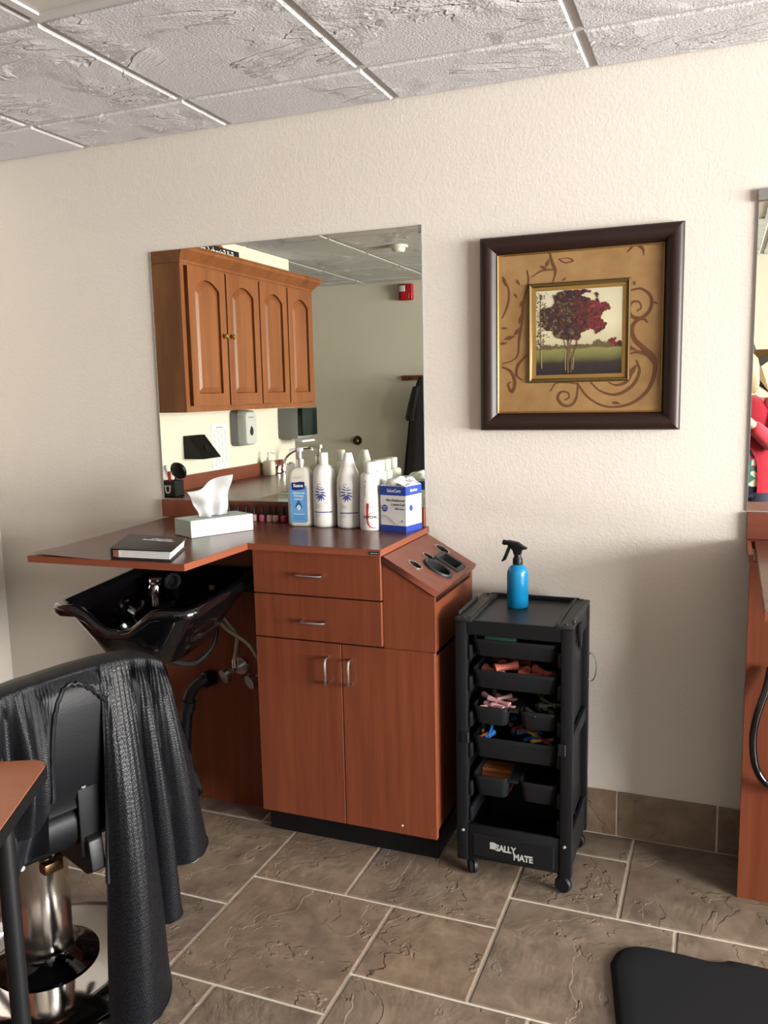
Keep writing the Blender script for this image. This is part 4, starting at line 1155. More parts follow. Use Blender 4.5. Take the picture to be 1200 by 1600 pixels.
# tissue box
ang = math.atan2(2.452 - 2.252, -1.487 + 1.595)
tb = thing('tissue_box', 'mint and white tissue box with a pulled-up tissue, on the flip-up leaf', 'tissue box', (-1.575, 2.41, ZT), ang)
TW, TD, THh = .232, .116, .055
tbx = part('carton', box(B(), -TW / 2, TW / 2, -TD / 2, TD / 2, 0, THh, .0012, 1), M['carton'], tb, local=True, smooth=False)
part('mint_panel', box(box(box(B(), -TW / 2 + .001, TW / 2 - .001, -TD / 2 + .001, TD / 2 - .001, THh, THh + .0004), -TW / 2 - .0004, -TW / 2, -TD / 2 + .001, TD / 2 - .001, .001, THh - .001), -TW / 2 + .0012, -TW / 2 + .066, -TD / 2 - .0004, -TD / 2, .001, THh - .001), M['mint'], tb, local=True, smooth=False, label='mint green panels')
t = text_bm('envision', .0150, narrow=1.0); merge(gb := B(), t, face_y(-.078, -TD / 2 - .0008, .016)); part('lettering', gb, M['green_ink'], tb, local=True)
g = B(); ribbon(g, [(-.090, .032), (-.082, .036), (-.078, .033), (-.072, .037), (-.064, .033)], .0012); merge(gb := B(), g, face_y(0, -TD / 2 - .0008, 0)); part('logo', gb, M['green_ink'], tb, local=True)
part('slot', prism(B(), ell(0, 0, .062, .022), THh + .0005, THh + .0009), M['grey_ink'], tb, local=True)
# the tissue: a thin sheet gathered at the slot and fanning out to a ragged upper edge
bm = B(); nu, nv = 26, 16
vs = []
for j in range(nv + 1):
    v = j / nv; row = []
    for i in range(nu + 1):
        u = i / nu * 2 - 1
        halfw = .050 + .022 * v + .012 * v * v
        topz = .112 + .022 * u + .006 * math.sin(3 * u)
        x = u * halfw - .012 * v
        z = THh + topz * v * (1.0 - .0 * abs(u))
        y = .013 * math.sin(4.2 * u + .6) * (.35 + v) + .010 * math.cos(7 * u) * (1 - v) + .008 * v * u + .006 * math.sin(9 * v + 3 * u)
        row.append(bm.verts.new((x, y, z)))
    vs.append(row)
for j in range(nv):
    for i in range(nu): bm.faces.new((vs[j][i], vs[j][i + 1], vs[j + 1][i + 1], vs[j + 1][i]))
bmesh.ops.solidify(bm, geom=list(bm.faces), thickness=.0006)
part('tissue', bm, M['tissue'], tb, local=True, ang=80, label='white tissue pulled up')

# ring binder
ba = math.atan2(1.930 - 1.905, -1.400 + 1.60)
bi = thing('ring_binder', 'small black ring binder with white pages lying on the flip-up leaf', 'binder', (-1.548, 2.030, ZT), 0)
q = [(-1.603, 1.918), (-1.407, 1.928), (-1.492, 2.122), (-1.716, 2.146)]
def inset(poly, k):
    cx, cy = sum(p[0] for p in poly) / 4, sum(p[1] for p in poly) / 4
    return [(cx + (x - cx) * k, cy + (y - cy) * k) for x, y in poly]
bz = ZT
part('back_cover', prism(B(), q, bz, bz + .003, bev=.0008), M['binder'], bi)
part('front_cover', prism(B(), [(x + (.004 if i in (1, 2) else 0), y) for i, (x, y) in enumerate(q)], bz + .028, bz + .031, bev=.0008), M['binder'], bi)
sp0, sp1 = Vector((-1.603, 1.918)), Vector((-1.716, 2.146))
nrm2 = Vector((-(sp1 - sp0).y, (sp1 - sp0).x)).normalized() * .003
part('spine', prism(B(), [tuple(sp0 - nrm2 * -1), tuple(sp0), tuple(sp1), tuple(sp1 - nrm2 * -1)], bz, bz + .031, bev=.0008), M['binder'], bi)
for k in range(7):
    z = bz + .0055 + k * .003
    part('page', prism(B(), [(x + .0007 * k, y - .0006 * (k % 2)) for x, y in inset(q, .945)], z, z + .0021), M['white_paper'], bi, smooth=False)
part('ring', tube(B(), [(-1.590 + .011 * math.cos(t_), 1.930, bz + .0155 + .011 * math.sin(t_)) for t_ in [2 * PI * i / 14 for i in range(15)]], .0022, 8, raw=True), M['steel'], bi)
part('ring_plate', box(B(), -1.600, -1.578, 1.921, 1.925, bz + .005, bz + .027, .001, 1), M['steel'], bi)
c_ = (-1.555, 2.050)
t = B(); merge(t, text_bm('Client Data', .0165, bold=.0003), Matrix.Translation((0, .008, 0))); merge(t, text_bm('Profile Organizer', .0165, bold=.0003), Matrix.Translation((0, -.011, 0)))
merge(gb := B(), t, Matrix.Translation((-1.548, 2.070, bz + .0314)) @ Matrix.Rotation(math.radians(-4), 4, 'Z')); part('lettering', gb, M['white_ink'], bi, label='white cover lettering')

# ------------------------------------------------------------------ framed print on the wall
pic = thing('framed_picture', 'dark-framed print of a red-leaved tree with scroll border on the cream wall', 'picture', (-0.415, 2.698, 1.333))
PX0, PX1, PZ0, PZ1, PF = -0.719, -0.111, 1.334, 1.934, 2.668


def frame_rail(x0, z0, x1, z1, prof, cx, cz):
    """mitred rail between two corners; prof = (inset towards the middle, y)"""
    loops = []
    for (x, z) in ((x0, z0), (x1, z1)):
        sx_, sz_ = (1 if x < cx else -1), (1 if z < cz else -1)
        loops.append([(x + sx_ * w, y, z + sz_ * w) for w, y in prof])
    return loft(B(), loops)


def frame4(parent, name, x0, x1, z0, z1, prof, material):
    cx, cz = (x0 + x1) / 2, (z0 + z1) / 2
    for a in ((x0, z1, x1, z1), (x0, z0, x1, z0), (x0, z0, x0, z1), (x1, z0, x1, z1)):
        part(name, frame_rail(*a, prof, cx, cz), material, parent, ang=50)


frame4(pic, 'frame_rail', PX0, PX1, PZ0, PZ1, [(0, 2.698), (0, 2.674), (.003, 2.668), (.010, 2.664), (.022, 2.662), (.034, 2.665), (.043, 2.673), (.050, 2.682), (.053, 2.686), (.053, 2.698)], M['frame'])
frame4(pic, 'gold_fillet', PX0 + .0525, PX1 - .0525, PZ0 + .0525, PZ1 - .0525, [(0, 2.692), (0, 2.684), (.002, 2.681), (.005, 2.683), (.006, 2.692)], M['gold'])
part('mat_board', box(B(), PX0 + .052, PX1 - .052, 2.6895, 2.697, PZ0 + .052, PZ1 - .052), M['matboard'], pic, smooth=False, label='gold-brown mat board')


def pz(zx, zy):
    t = (zx - 165) / 855.0
    top, bot = 258 - 58 * t, 1085 - 17 * t
    return (-0.661 + .493 * t, 1.882 - .488 * (zy - top) / (bot - top))


_sc = [0]


def scroll(pts, w):
    _sc[0] += 1
    t = B(); g = [pz(*p) for p in pts]
    if callable(w): ribbon(t, g, w, 6)
    else: ribbon(t, g, lambda u: w * (.45 + .55 * math.sin(PI * min(1, u * 1.2))), 6)
    for v in t.verts: v.co = (v.co.x, 2.6892 - .00004 * _sc[0], v.co.y)
    part('scroll_print', t, M['scroll'], pic, smooth=False)


scroll([(858, 445), (915, 438), (962, 480), (958, 545), (915, 588), (870, 580), (852, 545), (868, 508), (902, 505), (914, 535), (893, 552)], .011)
scroll([(948, 612), (925, 592), (890, 605), (870, 645), (885, 700), (935, 748), (985, 800), (985, 890), (945, 980), (860, 1042), (750, 1055), (655, 1010), (590, 930)], .014)
scroll([(990, 840), (955, 785), (905, 765), (855, 775)], .012)
scroll([(895, 805), (912, 870), (875, 945), (795, 990), (715, 972), (662, 925)], .010)
scroll([(880, 870), (850, 920), (800, 940), (755, 925)], .009)
scroll([(596, 930), (590, 1000), (565, 1045), (520, 1050), (488, 1012), (505, 978), (540, 980), (550, 1005), (525, 1022)], .009)
scroll([(590, 935), (540, 925), (480, 930), (448, 975)], .007)
scroll([(318, 335), (326, 400), (300, 500), (292, 600), (275, 700), (268, 780), (235, 812), (180, 830)], .008)
scroll([(180, 590), (212, 520), (218, 440), (185, 370)], .006)
scroll([(180, 845), (230, 870), (252, 930), (236, 980), (214, 940), (230, 925)], .010)
scroll([(318, 780), (270, 835), (262, 890), (292, 915)], .009)
scroll([(440, 248), (455, 300), (472, 345), (458, 402)], .009)
scroll([(470, 335), (400, 340), (342, 375)], .006)
scroll([(488, 280), (520, 300), (565, 290), (530, 276), (490, 284)], .004)
scroll([(840, 250), (880, 215), (925, 245)], .006); scroll([(890, 212), (918, 232), (922, 268)], .006)
for (x, y, L, a) in ((195, 395, 60, 1.2), (295, 505, 60, -1.0), (288, 585, 70, -1.2), (225, 690, 70, -.3), (268, 655, 60, -.9), (195, 640, 40, 0), (190, 720, 50, -.2), (430, 300, 50, -1.2), (270, 400, 40, 1.0), (258, 470, 36, .9), (880, 860, 80, -1.0), (870, 745, 70, .4), (940, 760, 60, .7), (800, 1035, 50, .2), (520, 385, 26, -.8), (410, 325, 40, .5), (985, 510, 34, .4), (880, 410, 30, 1.5)):
    ca, sa = math.cos(a) * L / 2, math.sin(a) * L / 2; wx, wy = -sa * .34, ca * .34
    pts = [pz(x - ca, y - sa), pz(x + wx - ca * .2, y + wy - sa * .2), pz(x + ca, y + sa), pz(x - wx - ca * .2, y - wy - sa * .2)]
    _sc[0] += 1; t = B(); t.faces.new([t.verts.new((q[0], 2.6892 - .00004 * _sc[0], q[1])) for q in pts]); part('leaf_print', t, M['scroll'], pic, smooth=False)
IX0, IX1, IZ0, IZ1 = -0.567, -0.259, 1.482, 1.786
frame4(pic, 'inner_frame', IX0, IX1, IZ0, IZ1, [(0, 2.690), (0, 2.684), (.004, 2.680), (.007, 2.6815), (.012, 2.6855), (.013, 2.690)], M['olive'])
frame4(pic, 'inner_gold_border', IX0 + .0125, IX1 - .0125, IZ0 + .0125, IZ1 - .0125, [(0, 2.690), (0, 2.6865), (.011, 2.6875), (.011, 2.690)], M['gold'])
QX0, QX1, QZ0, QZ1 = IX0 + .0235, IX1 - .0235, IZ0 + .0235, IZ1 - .0235
pnt = part('painting', box(B(), QX0, QX1, 2.6880, 2.6894, QZ0, QZ1), M['paint'], pic, smooth=False, label='printed landscape with red tree')


def uv(u, v, y=2.6878): return (QX0 + (QX1 - QX0) * u, y, QZ0 + (QZ1 - QZ0) * v)


rn = random.Random(11)
# far trees
for mi, cx, cz, rx, rz, n in ((4, .72, .355, .05, .04, 46), (4, .83, .345, .06, .03, 40), (2, .91, .365, .06, .045, 46), (0, .97, .345, .04, .03, 26), (4, .25, .335, .25, .02, 60), (4, .55, .335, .1, .015, 30)):
    t = B()
    for i in range(n):
        a, r_ = rn.uniform(0, 2 * PI), math.sqrt(rn.random())
        u, v = min(.985, max(.01, cx + rx * r_ * math.cos(a))), cz + rz * r_ * math.sin(a)
        s = rn.uniform(.008, .018)
        t.faces.new([t.verts.new(uv(min(.999, max(.001, u + s * math.cos(k * 1.257 + a))), v + s * math.sin(k * 1.257 + a), 2.6877 - .00002 * i)) for k in range(5)])
    part('far_foliage', t, M['leafs'][mi], pnt, smooth=False, kind='stuff')
for pts, w in (([(.385, .02), (.38, .20), (.385, .42)], .016), ([(.375, .30), (.345, .36), (.33, .44)], .008), ([(.42, .03), (.43, .20), (.475, .33), (.49, .45)], .012), ([(.41, .25), (.405, .34), (.43, .44)], .009), ([(.385, .40), (.40, .55), (.42, .70)], .008), ([(.065, .10), (.06, .25), (.055, .45), (.05, .95)], .007)):
    t = B(); ribbon(t, [((QX0 + (QX1 - QX0) * u), QZ0 + (QZ1 - QZ0) * v) for u, v in pts], w * (QX1 - QX0) * 1.3, 5)
    for v in t.verts: v.co = (v.co.x, 2.6868, v.co.y)
    part('tree_trunk', t, M['trunk'], pnt, smooth=False)
t = B()
for pts in ([(.353, .05), (.352, .2), (.36, .3)], [(.44, .06), (.45, .2)], [(.072, .08), (.062, .30)]): ribbon(t, [((QX0 + (QX1 - QX0) * u), QZ0 + (QZ1 - QZ0) * v) for u, v in pts], .0018, 5)
for v in t.verts: v.co = (v.co.x, 2.6866, v.co.y)
part('trunk_highlight', t, M['trunk_pale'], pnt, smooth=False)
lay = [B() for _ in range(5)]
for i in range(2600):
    a, r_ = rn.uniform(0, 2 * PI), math.sqrt(rn.random())
    u, v = .46 + .40 * r_ * math.cos(a), .705 + .29 * r_ * math.sin(a)
    lump = .5 + .5 * math.sin(13 * u + 3) * math.sin(15 * v + 1)
    if r_ > .72 and lump < .35: continue
    if v > .985 or v < .40 or u > .9: continue
    if u > .72 and v > .82: continue
    if rn.random() < .10 and lump < .25: continue
    if u > .60 and rn.random() < .75: k = rn.choice((2, 2, 3, 2, 1))
    elif u > .45: k = rn.choice((0, 1, 2, 1, 0))
    else: k = rn.choice((0, 0, 1, 0, 4))
    s = rn.uniform(.012, .030)
    t = lay[k]; y = 2.6864 - .0006 * rn.random()
    t.faces.new([t.verts.new(uv(u + s * rn.uniform(.6, 1) * math.cos(q * 1.257 + a), min(.998, v + s * rn.uniform(.6, 1) * math.sin(q * 1.257 + a)), y)) for q in range(5)])
for i in range(160):
    u, v = abs(rn.gauss(.05, .04)) + .004, rn.uniform(.36, .98); s = rn.uniform(.004, .010); a = rn.random() * 6
    t = lay[rn.choice((0, 4, 4))]
    t.faces.new([t.verts.new(uv(max(.002, u + s * math.cos(q * 1.257 + a)), v + s * math.sin(q * 1.257 + a), 2.6864 - .000003 * i)) for q in range(5)])
for k, t in enumerate(lay): part('tree_foliage', t, M['leafs'][k], pnt, smooth=False, kind='stuff')

# ------------------------------------------------------------------ hydraulic styling chair and the cape over it
CHA = math.radians(-19.4)
ch = thing('styling_chair', 'black vinyl hydraulic styling chair with chrome column, back to the camera', 'chair', (-1.575, 1.535, 0), CHA)
# local frame: x outwards behind the backrest, y along the backrest to the right, z up
part('base_plate', lathe(B(), [(0, 0), (.287, 0), (.293, .006), (.293, .014), (.285, .020), (.20, .030), (.12, .036), (0, .037)], 64), M['chrome'], ch, local=True, ang=40, label='round chrome base')
part('base_boot', lathe(B(), [(0, .036), (.125, .036), (.130, .040), (.112, .050), (.078, .066), (.074, .074), (0, .074)], 40), M['gloss_black'], ch, local=True, ang=40)
part('column', lathe(B(), [(0, .073), (.066, .073), (.068, .076), (.068, .352), (.064, .356), (.0, .356)], 40), M['column'], ch, local=True, ang=40, label='chrome hydraulic column')
part('piston', cyl(B(), (0, 0, .356), (0, 0, .420), .030, seg=24), M['steel'], ch, local=True)
lv = tube(B(), [(.05, .06, .372), (.085, .03, .358), (.100, -.010, .340)], .011, 10); box(lv, .080, .112, -.040, .010, .318, .346, .005)
part('pump_lever', lv, M['bronze'], ch, local=True)
part('underframe', box(B(), -.17, .17, -.15, .15, .418, .448, .004), M['black'], ch, local=True)
part('seat', loft(B(), [rrect(.01, -.02, hx, hy, .06, z, 6) for hx, hy, z in ((.225, .215, .448), (.255, .240, .456), (.268, .252, .476), (.268, .252, .520), (.255, .240, .546), (.20, .20, .552))]), M['leather'], ch, local=True, ang=60)
bk = []
for z, th_, hy, xo in ((.545, .030, .17, .241), (.550, .040, .195, .242), (.57, .044, .205, .236), (.60, .046, .213, .246), (.70, .045, .213, .256), (.78, .043, .195, .263), (.825, .040, .155, .266), (.848, .034, .105, .267), (.858, .020, .06, .267)):
    bk.append(rrect(xo, -.025, th_, hy, min(th_ * .9, .035), z, 5))
part('backrest', loft(B(), bk), M['leather'], ch, local=True, ang=60)
for yy in (-.008, -.160):
    br = part('back_bracket', box(B(), .281, .289, yy - .026, yy + .026, .43 if yy > -.1 else .50, .722, .003), M['black'], ch, local=True)
    for z in (.70, .60, .47):
        part('screw', cyl(B(), (.2885, yy - .012, z), (.2915, yy - .012, z), .0075, .006, 12), M['steel'], br, local=True)
    if yy > -.1: part('hinge_block', prism(B(), [(.16, .395), (.285, .480), (.305, .470), (.315, .400), (.285, .385)], yy - .018, yy + .018, 'y', .004), M['black'], ch, local=True)
for s in (-1, 1):
    ay = -.025 + s * .285
    ar = part('armrest', tube(B(), [(.22, ay, .50), (.20, ay, .60), (.15, ay, .655), (.0, ay, .660), (-.18, ay, .655), (-.22, ay, .60), (-.20, ay, .44)], .016, 10), M['black'], ch, local=True)
    part('arm_pad', box(B(), -.17, .14, ay - .026, ay + .026, .664, .690, .010, 3), M['leather'], ar, local=True)
ft = tube(B(), [(-.22, -.02, .45), (-.40, -.02, .30), (-.48, -.02, .16)], .014, 10)
part('footrest', tube(ft, [(-.48, -.16, .15), (-.49, -.02, .15), (-.48, .12, .15)], .014, 10), M['chrome'], ch, local=True)

cape = thing('hair_cape', 'black embossed hairdressing cape draped over the chair back and trailing to the floor', 'cape', (-1.575, 1.535, 0), CHA)
# columns across the cloth: (y at the ridge, ridge height, y at the hem, hem height, x at the hem, x bulge half-way)
COL = [(-.300, .790, -.330, .52, .20, .02), (-.262, .838, -.300, .52, .275, .03), (-.235, .852, -.270, .53, .31, .03), (-.210, .860, -.235, .54, .345, .05), (-.185, .866, -.205, .55, .325, .01), (-.160, .870, -.170, .56, .345, .05), (-.140, .872, -.135, .565, .325, .02), (-.118, .873, -.106, .60, .312, .015),
       (-.105, .873, -.100, .66, .308, .008), (-.092, .874, -.092, .735, .305, .004), (-.075, .875, -.078, .800, .302, .003), (-.050, .876, -.052, .842, .300, .003), (-.022, .877, -.018, .840, .301, .003), (.000, .877, .012, .818, .303, .003), (.018, .877, .034, .790, .305, .003), (.028, .877, .042, .755, .306, .003),
       (.033, .877, .006, .36, .315, .012), (.037, .877, -.014, .012, .325, .010), (.050, .877, .012, .006, .365, .030), (.066, .876, .050, .008, .385, .036), (.084, .875, .095, .014, .375, .034), (.100, .874, .135, .034, .350, .026), (.110, .873, .152, .075, .315, .012), (.116, .872, .140, .13, .285, -.004),
       (.122, .871, .140, .175, .288, .000), (.132, .869, .165, .180, .318, .018), (.144, .866, .198, .188, .322, .022), (.152, .864, .205, .215, .292, .006), (.158, .862, .192, .27, .268, -.006), (.166, .859, .210, .298, .285, .006), (.178, .854, .245, .300, .310, .016), (.190, .847, .285, .308, .305, .018), (.200, .838, .318, .322, .275, .012), (.206, .825, .322, .345, .22, .004), (.208, .80, .315, .40, .15, .0)]


def crom(arr, t):
    n = len(arr) - 1; i = min(int(t), n - 1); f = t - i
    p = [Vector(arr[max(0, min(n, i + k))]) for k in (-1, 0, 1, 2)]
    return [0.5 * (2 * b + (c - a) * f + (2 * a - 5 * b + 4 * c - d_) * f * f + (3 * b - a - 3 * c + d_) * f ** 3) for a, b, c, d_ in zip(*[q[:] for q in p])]


def crom_list(arr, t):
    n = len(arr) - 1; i = min(int(t), n - 1); f = t - i
    a, b, c, d_ = [arr[max(0, min(n, i + k))] for k in (-1, 0, 1, 2)]
    return [0.5 * (2 * B_ + (C_ - A_) * f + (2 * A_ - 5 * B_ + 4 * C_ - D_) * f * f + (3 * B_ - A_ - 3 * C_ + D_) * f ** 3) for A_, B_, C_, D_ in zip(a, b, c, d_)]


def chair_half(z):
    return None


bm = B(); uvl = bm.loops.layers.uv.new('UVMap')
NU, NV = (len(COL) - 1) * 5, 34
rows = []
for i in range(NU + 1):
    yr, zr, yh, zh, xh, bul = crom_list(COL, i / 5)
    colv = []
    for j in range(NV + 1):
        if j < 4:                                    # short flap on the seat side
            f = j / 4; x = .205 + (.245 - .205) * f; z = zr - .10 * (1 - f) ** 1.3; y = yr
        elif j < 8:                                  # over the top of the backrest
            f = (j - 4) / 4; a = PI / 2 * f
            x = .245 + .057 * math.sin(a); z = zr - .012 * (1 - math.cos(a)) * 1.0; y = yr + (yh - yr) * .02 * f
        else:
            f = (j - 8) / (NV - 8)
            x0_ = .302; zt_ = zr - .012
            z = zt_ + (zh - zt_) * f
            y = yr + (yh - yr) * (.02 + .98 * f)
            x = x0_ + (xh - x0_) * f ** 1.1 + bul * math.sin(PI * min(1, f)) * .8
            if z > .46: x = max(x, .297)
            crease = .0022 * math.sin(i * 2.1 + 7 * f) * (1 - f)
            x += crease
        colv.append(bm.verts.new((x, y, z)))
    rows.append(colv)
for i in range(NU):
    for j in range(NV):
        f_ = bm.faces.new((rows[i][j], rows[i + 1][j], rows[i + 1][j + 1], rows[i][j + 1]))
        for lp_, (a, b) in zip(f_.loops, ((i, j), (i + 1, j), (i + 1, j + 1), (i, j + 1))):
            lp_[uvl].uv = (a / NU * 1.1, b / NV * 0.9)
part('cloth', bm, M['cape'], cape, local=True, ang=70)
# neck band: gathered hem around the neck opening
nb_ = [crom_list(COL, i / 5) for i in range(7 * 5, 16 * 5 + 1)]
part('neck_band', tube(B(), [(q[4] + .004 + .002 * (k % 2), q[2], q[3] + .003 * math.sin(k * 2.4)) for k, q in enumerate(nb_)], .0055, 8, raw=True), M['cape'], cape, local=True, label='gathered neck band')
hem = [crom_list(COL, i / 5) for i in range(17 * 5, NU + 1)]
part('hem', tube(B(), [(q[4] + .001, q[2], max(q[3], .003) + .001 * math.sin(k * 1.7)) for k, q in enumerate(hem)], .0022, 6, raw=True), M['cape'], cape, local=True)
# loose corner bunched against the seat
bm = B(); g = 12; vs = []
for j in range(g + 1):
    row = []
    for i in range(g + 1):
        u, v = i / g, j / g
        row.append(bm.verts.new((.306 + .030 * math.sin(u * 5 + v * 2) * (.3 + .7 * v) + .02 * v, -.225 + .135 * u * (1 - .45 * v) + .015 * v, .610 - .115 * v + .045 * u * (1 - v) - .02 * math.sin(u * 4))))
    vs.append(row)
for j in range(g):
    for i in range(g): bm.faces.new((vs[j][i], vs[j][i + 1], vs[j + 1][i + 1], vs[j + 1][i]))
part('bunched_corner', bm, M['cape'], cape, local=True, ang=70)

# ------------------------------------------------------------------ small table in the left foreground
ta = math.atan2(.894, -.447) - PI / 2      # table edge direction
tbl = thing('side_table', 'small table with orange wood top, black edge and black tube legs, front left', 'table', (-1.58, 0.90, 0), math.atan2(-.447, -.894) + PI)
# local: x along the long edge towards the right rear corner, y towards the chair
Mt = W[tbl.name]
corner = Mt.inverted() @ Vector((-1.174, 1.192, .78))
X1, Y1 = corner.x, corner.y
X0, Y0 = X1 - .80, Y1 - .46
cxm, cym = (X0 + X1) / 2, (Y0 + Y1) / 2
part('table_top', loft(B(), [rrect(cxm, cym, .4, .23, .035, z, 8) for z in (.776, .780)]), M['table_wood'], tbl, local=True, label='orange wood laminate top')
part('edge_band', loft(B(), [rrect(cxm, cym, a, a - .17, .035, z, 8) for a, z in ((.398, .752), (.402, .754), (.402, .777), (.398, .7795))]), M['black'], tbl, local=True, label='black edge band')
for x in (X0 + .05, X1 - .036):
    for y in (Y0 + .05, Y1 - .156):
        lg = part('leg', cyl(B(), (x, y, .012), (x, y, .752), .0165, seg=18), M['black'], tbl, local=True)
        part('foot', cyl(B(), (x, y, 0), (x, y, .012), .022, .018, 14), M['rubber'], lg, local=True)
bg = B()
rnb = random.Random(3)
loft(bg, [[((.030 + .030 * f - .02 * f * f + rnb.uniform(-.005, .005)) * math.cos(2 * PI * i / 14), (.030 + .030 * f - .02 * f * f + rnb.uniform(-.005, .005)) * math.sin(2 * PI * i / 14), .075 * f) for i in range(14)] for f in (0, .15, .35, .6, .8, 1.0)])
solo('plastic_bag', bg, M['clear'], 'crumpled clear plastic bag on the orange wood table top', 'bag', (-1.277, 1.088, .7802), local=True, smooth=False)

# ------------------------------------------------------------------ black floor mat
MP = smooth_path([(-.217, 2.045, 0), (-.200, 2.105, 0), (-.155, 2.134, 0), (-.060, 2.137, 0), (.015, 2.133, 0), (.050, 2.143, 0), (.085, 2.154, 0), (.30, 2.146, 0), (.70, 2.14, 0), (.86, 2.10, 0), (.90, 2.00, 0), (.90, 1.60, 0), (.86, 1.42, 0), (.75, 1.38, 0), (.30, 1.38, 0), (-.05, 1.39, 0), (-.13, 1.44, 0), (-.15, 1.60, 0), (-.180, 1.84, 0)], 5)
cxm, cym = .35, 1.77
solo('floor_mat', loft(B(), [[(cxm + (p.x - cxm) * k, cym + (p.y - cym) * k, z) for p in MP] for k, z in ((1, .0002), (1, .003), (.985, .011), (.97, .014), (.90, .0145))]), M['mat_rubber'], 'black rubber anti-fatigue mat on the tile floor, lower right', 'mat', (.35, 1.77, 0), ang=60)

# ------------------------------------------------------------------ second station, cut off by the right edge
solo('station_back_panel', box(B(), .088, .703, 2.463, 2.480, 0, .985, .001, 1), M['cherry'], 'cherry upright panel at the right edge of the photo', 'panel', (.6, 2.47, 0), smooth=False)
solo('station_backsplash', box(B(), .084, 1.14, 2.682, 2.699, 1.0105, 1.090, .001, 1), M['cherry_h'], 'cherry backsplash under the right-hand mirror', 'backsplash', (.6, 2.69, 1.01), smooth=False)
rt = thing('station_rail', 'narrow cherry shelf strip on the wall at the right edge', 'worktop', (.6, 2.58, .986))
part('board', box(B(), .084, 1.14, 2.660, 2.698, .986, 1.010), M['cherry_top'], rt, smooth=False)
part('cleat', box(B(), .084, .0955, 2.440, 2.660, .986, 1.010), M['cherry_edge'], rt, smooth=False)
rl = thing('station_leaf', 'cherry flip-up leaf of the right-hand station', 'worktop', (.4, 2.2, .990))
part('leaf_board', prism(B(), [(.098, 1.818), (.700, 1.818), (.700, 2.656), (.1075, 2.656)], .990, 1.010), M['cherry_top'], rl, smooth=False)
part('edge_band', prism(B(), [(.0965, 1.8165), (.7, 1.8165), (.7, 1.818), (.098, 1.818), (.1075, 2.656), (.106, 2.656)], .990, 1.0095), M['cherry_edge'], rl, smooth=False)
rc_ = thing('station_cabinet', 'cherry cabinet of the right-hand station, beyond the frame', 'cabinet', (1.0, 2.48, 0))
part('carcass', box(B(), .705, 1.30, 2.28, 2.69, .122, .985), M['cherry'], rc_, smooth=False)
part('toe_kick', box(B(), .72, 1.285, 2.372, 2.69, 0, .122), M['kick'], rc_, smooth=False)
part('counter_top', box(B(), .705, 1.31, 2.25, 2.659, .987, 1.010), M['cherry_top'], rc_, smooth=False)
for x0, x1 in ((.707, 1.0), (1.004, 1.298)):
    dr = part('door', box(B(), x0, x1, 2.26, 2.279, .127, .98, .0012, 1), M['cherry'], rc_, smooth=False)
    pull(dr, ((x0 + x1) / 2 + (.1 if x0 < .9 else -.1), 2.26, .80), ((x0 + x1) / 2 + (.1 if x0 < .9 else -.1), 2.26, .88))
solo('coiled_hose', tube(B(), [(.150, 2.44, .70), (.140, 2.43, .64), (.120, 2.42, .57), (.112, 2.42, .50), (.122, 2.42, .42), (.160, 2.42, .37), (.24, 2.42, .36), (.30, 2.43, .42), (.31, 2.44, .60), (.30, 2.445, .75)], .0105, 12), M['gloss_black'], 'thick black hose loop hanging at the right edge panel', 'hose', (.2, 2.43, .36))

# ------------------------------------------------------------------ the left side of the room, seen in the big mirror
XW = RX0
oc = thing('oak_wall_cabinet', 'honey oak wall cabinet with four arched doors on the left wall', 'cabinet', (-2.66, 1.06, 1.385))
part('carcass', box(B(), XW + .001, -2.500, .333, 1.785, 1.385, 2.125), M['oak_end_lit'], oc, smooth=False)
part('face_frame', box(box(box(box(B(), -2.500, -2.482, .333, 1.785, 1.385, 1.412), -2.500, -2.482, .333, 1.785, 2.108, 2.125), -2.500, -2.482, .333, .372, 1.412, 2.108), -2.500, -2.482, 1.752, 1.785, 1.412, 2.108), M['oak'], oc, smooth=False)
prof = [(0, 2.118), (.006, 2.118), (.010, 2.130), (.014, 2.133), (.026, 2.150), (.046, 2.168), (.050, 2.172), (.050, 2.186), (.056, 2.190), (.056, 2.196), (0, 2.196)]
bm = B()
lp_ = []
for (x, y, nx, ny) in ((XW + .001, 1.785, 0, 1), (-2.482, 1.785, 1, 1), (-2.482, .333, 1, -1), (XW + .001, .333, 0, -1)):
    lp_.append([(x + nx * w, y + ny * w, z) for w, z in prof])
loft(bm, lp_)
part('crown_moulding', bm, M['oak'], oc, ang=30)
part('cabinet_lid', box(B(), XW + .001, -2.482, .333, 1.785, 2.126, 2.150), M['oak'], oc)


def arch_poly(w, h, rise, n=14):
    """x,y polygon of a cathedral panel: flat bottom, arched top with shoulders"""
    pts = [(-w / 2, 0), (w / 2, 0), (w / 2, h - rise)]
    for i in range(n + 1):
        u = 1 - 2 * i / n
        pts.append((u * w * .455, h - rise + rise * (.12 + .88 * (1 - abs(u) ** 2.0))))
    pts.append((-w / 2, h - rise))
    return pts


def plane_x(x, y, z):
    """local xy -> plane facing +X : local x -> +Y, local y -> +Z, local z -> +X"""
    return Matrix(((0, 0, 1, x), (1, 0, 0, y), (0, 1, 0, z), (0, 0, 0, 1)))


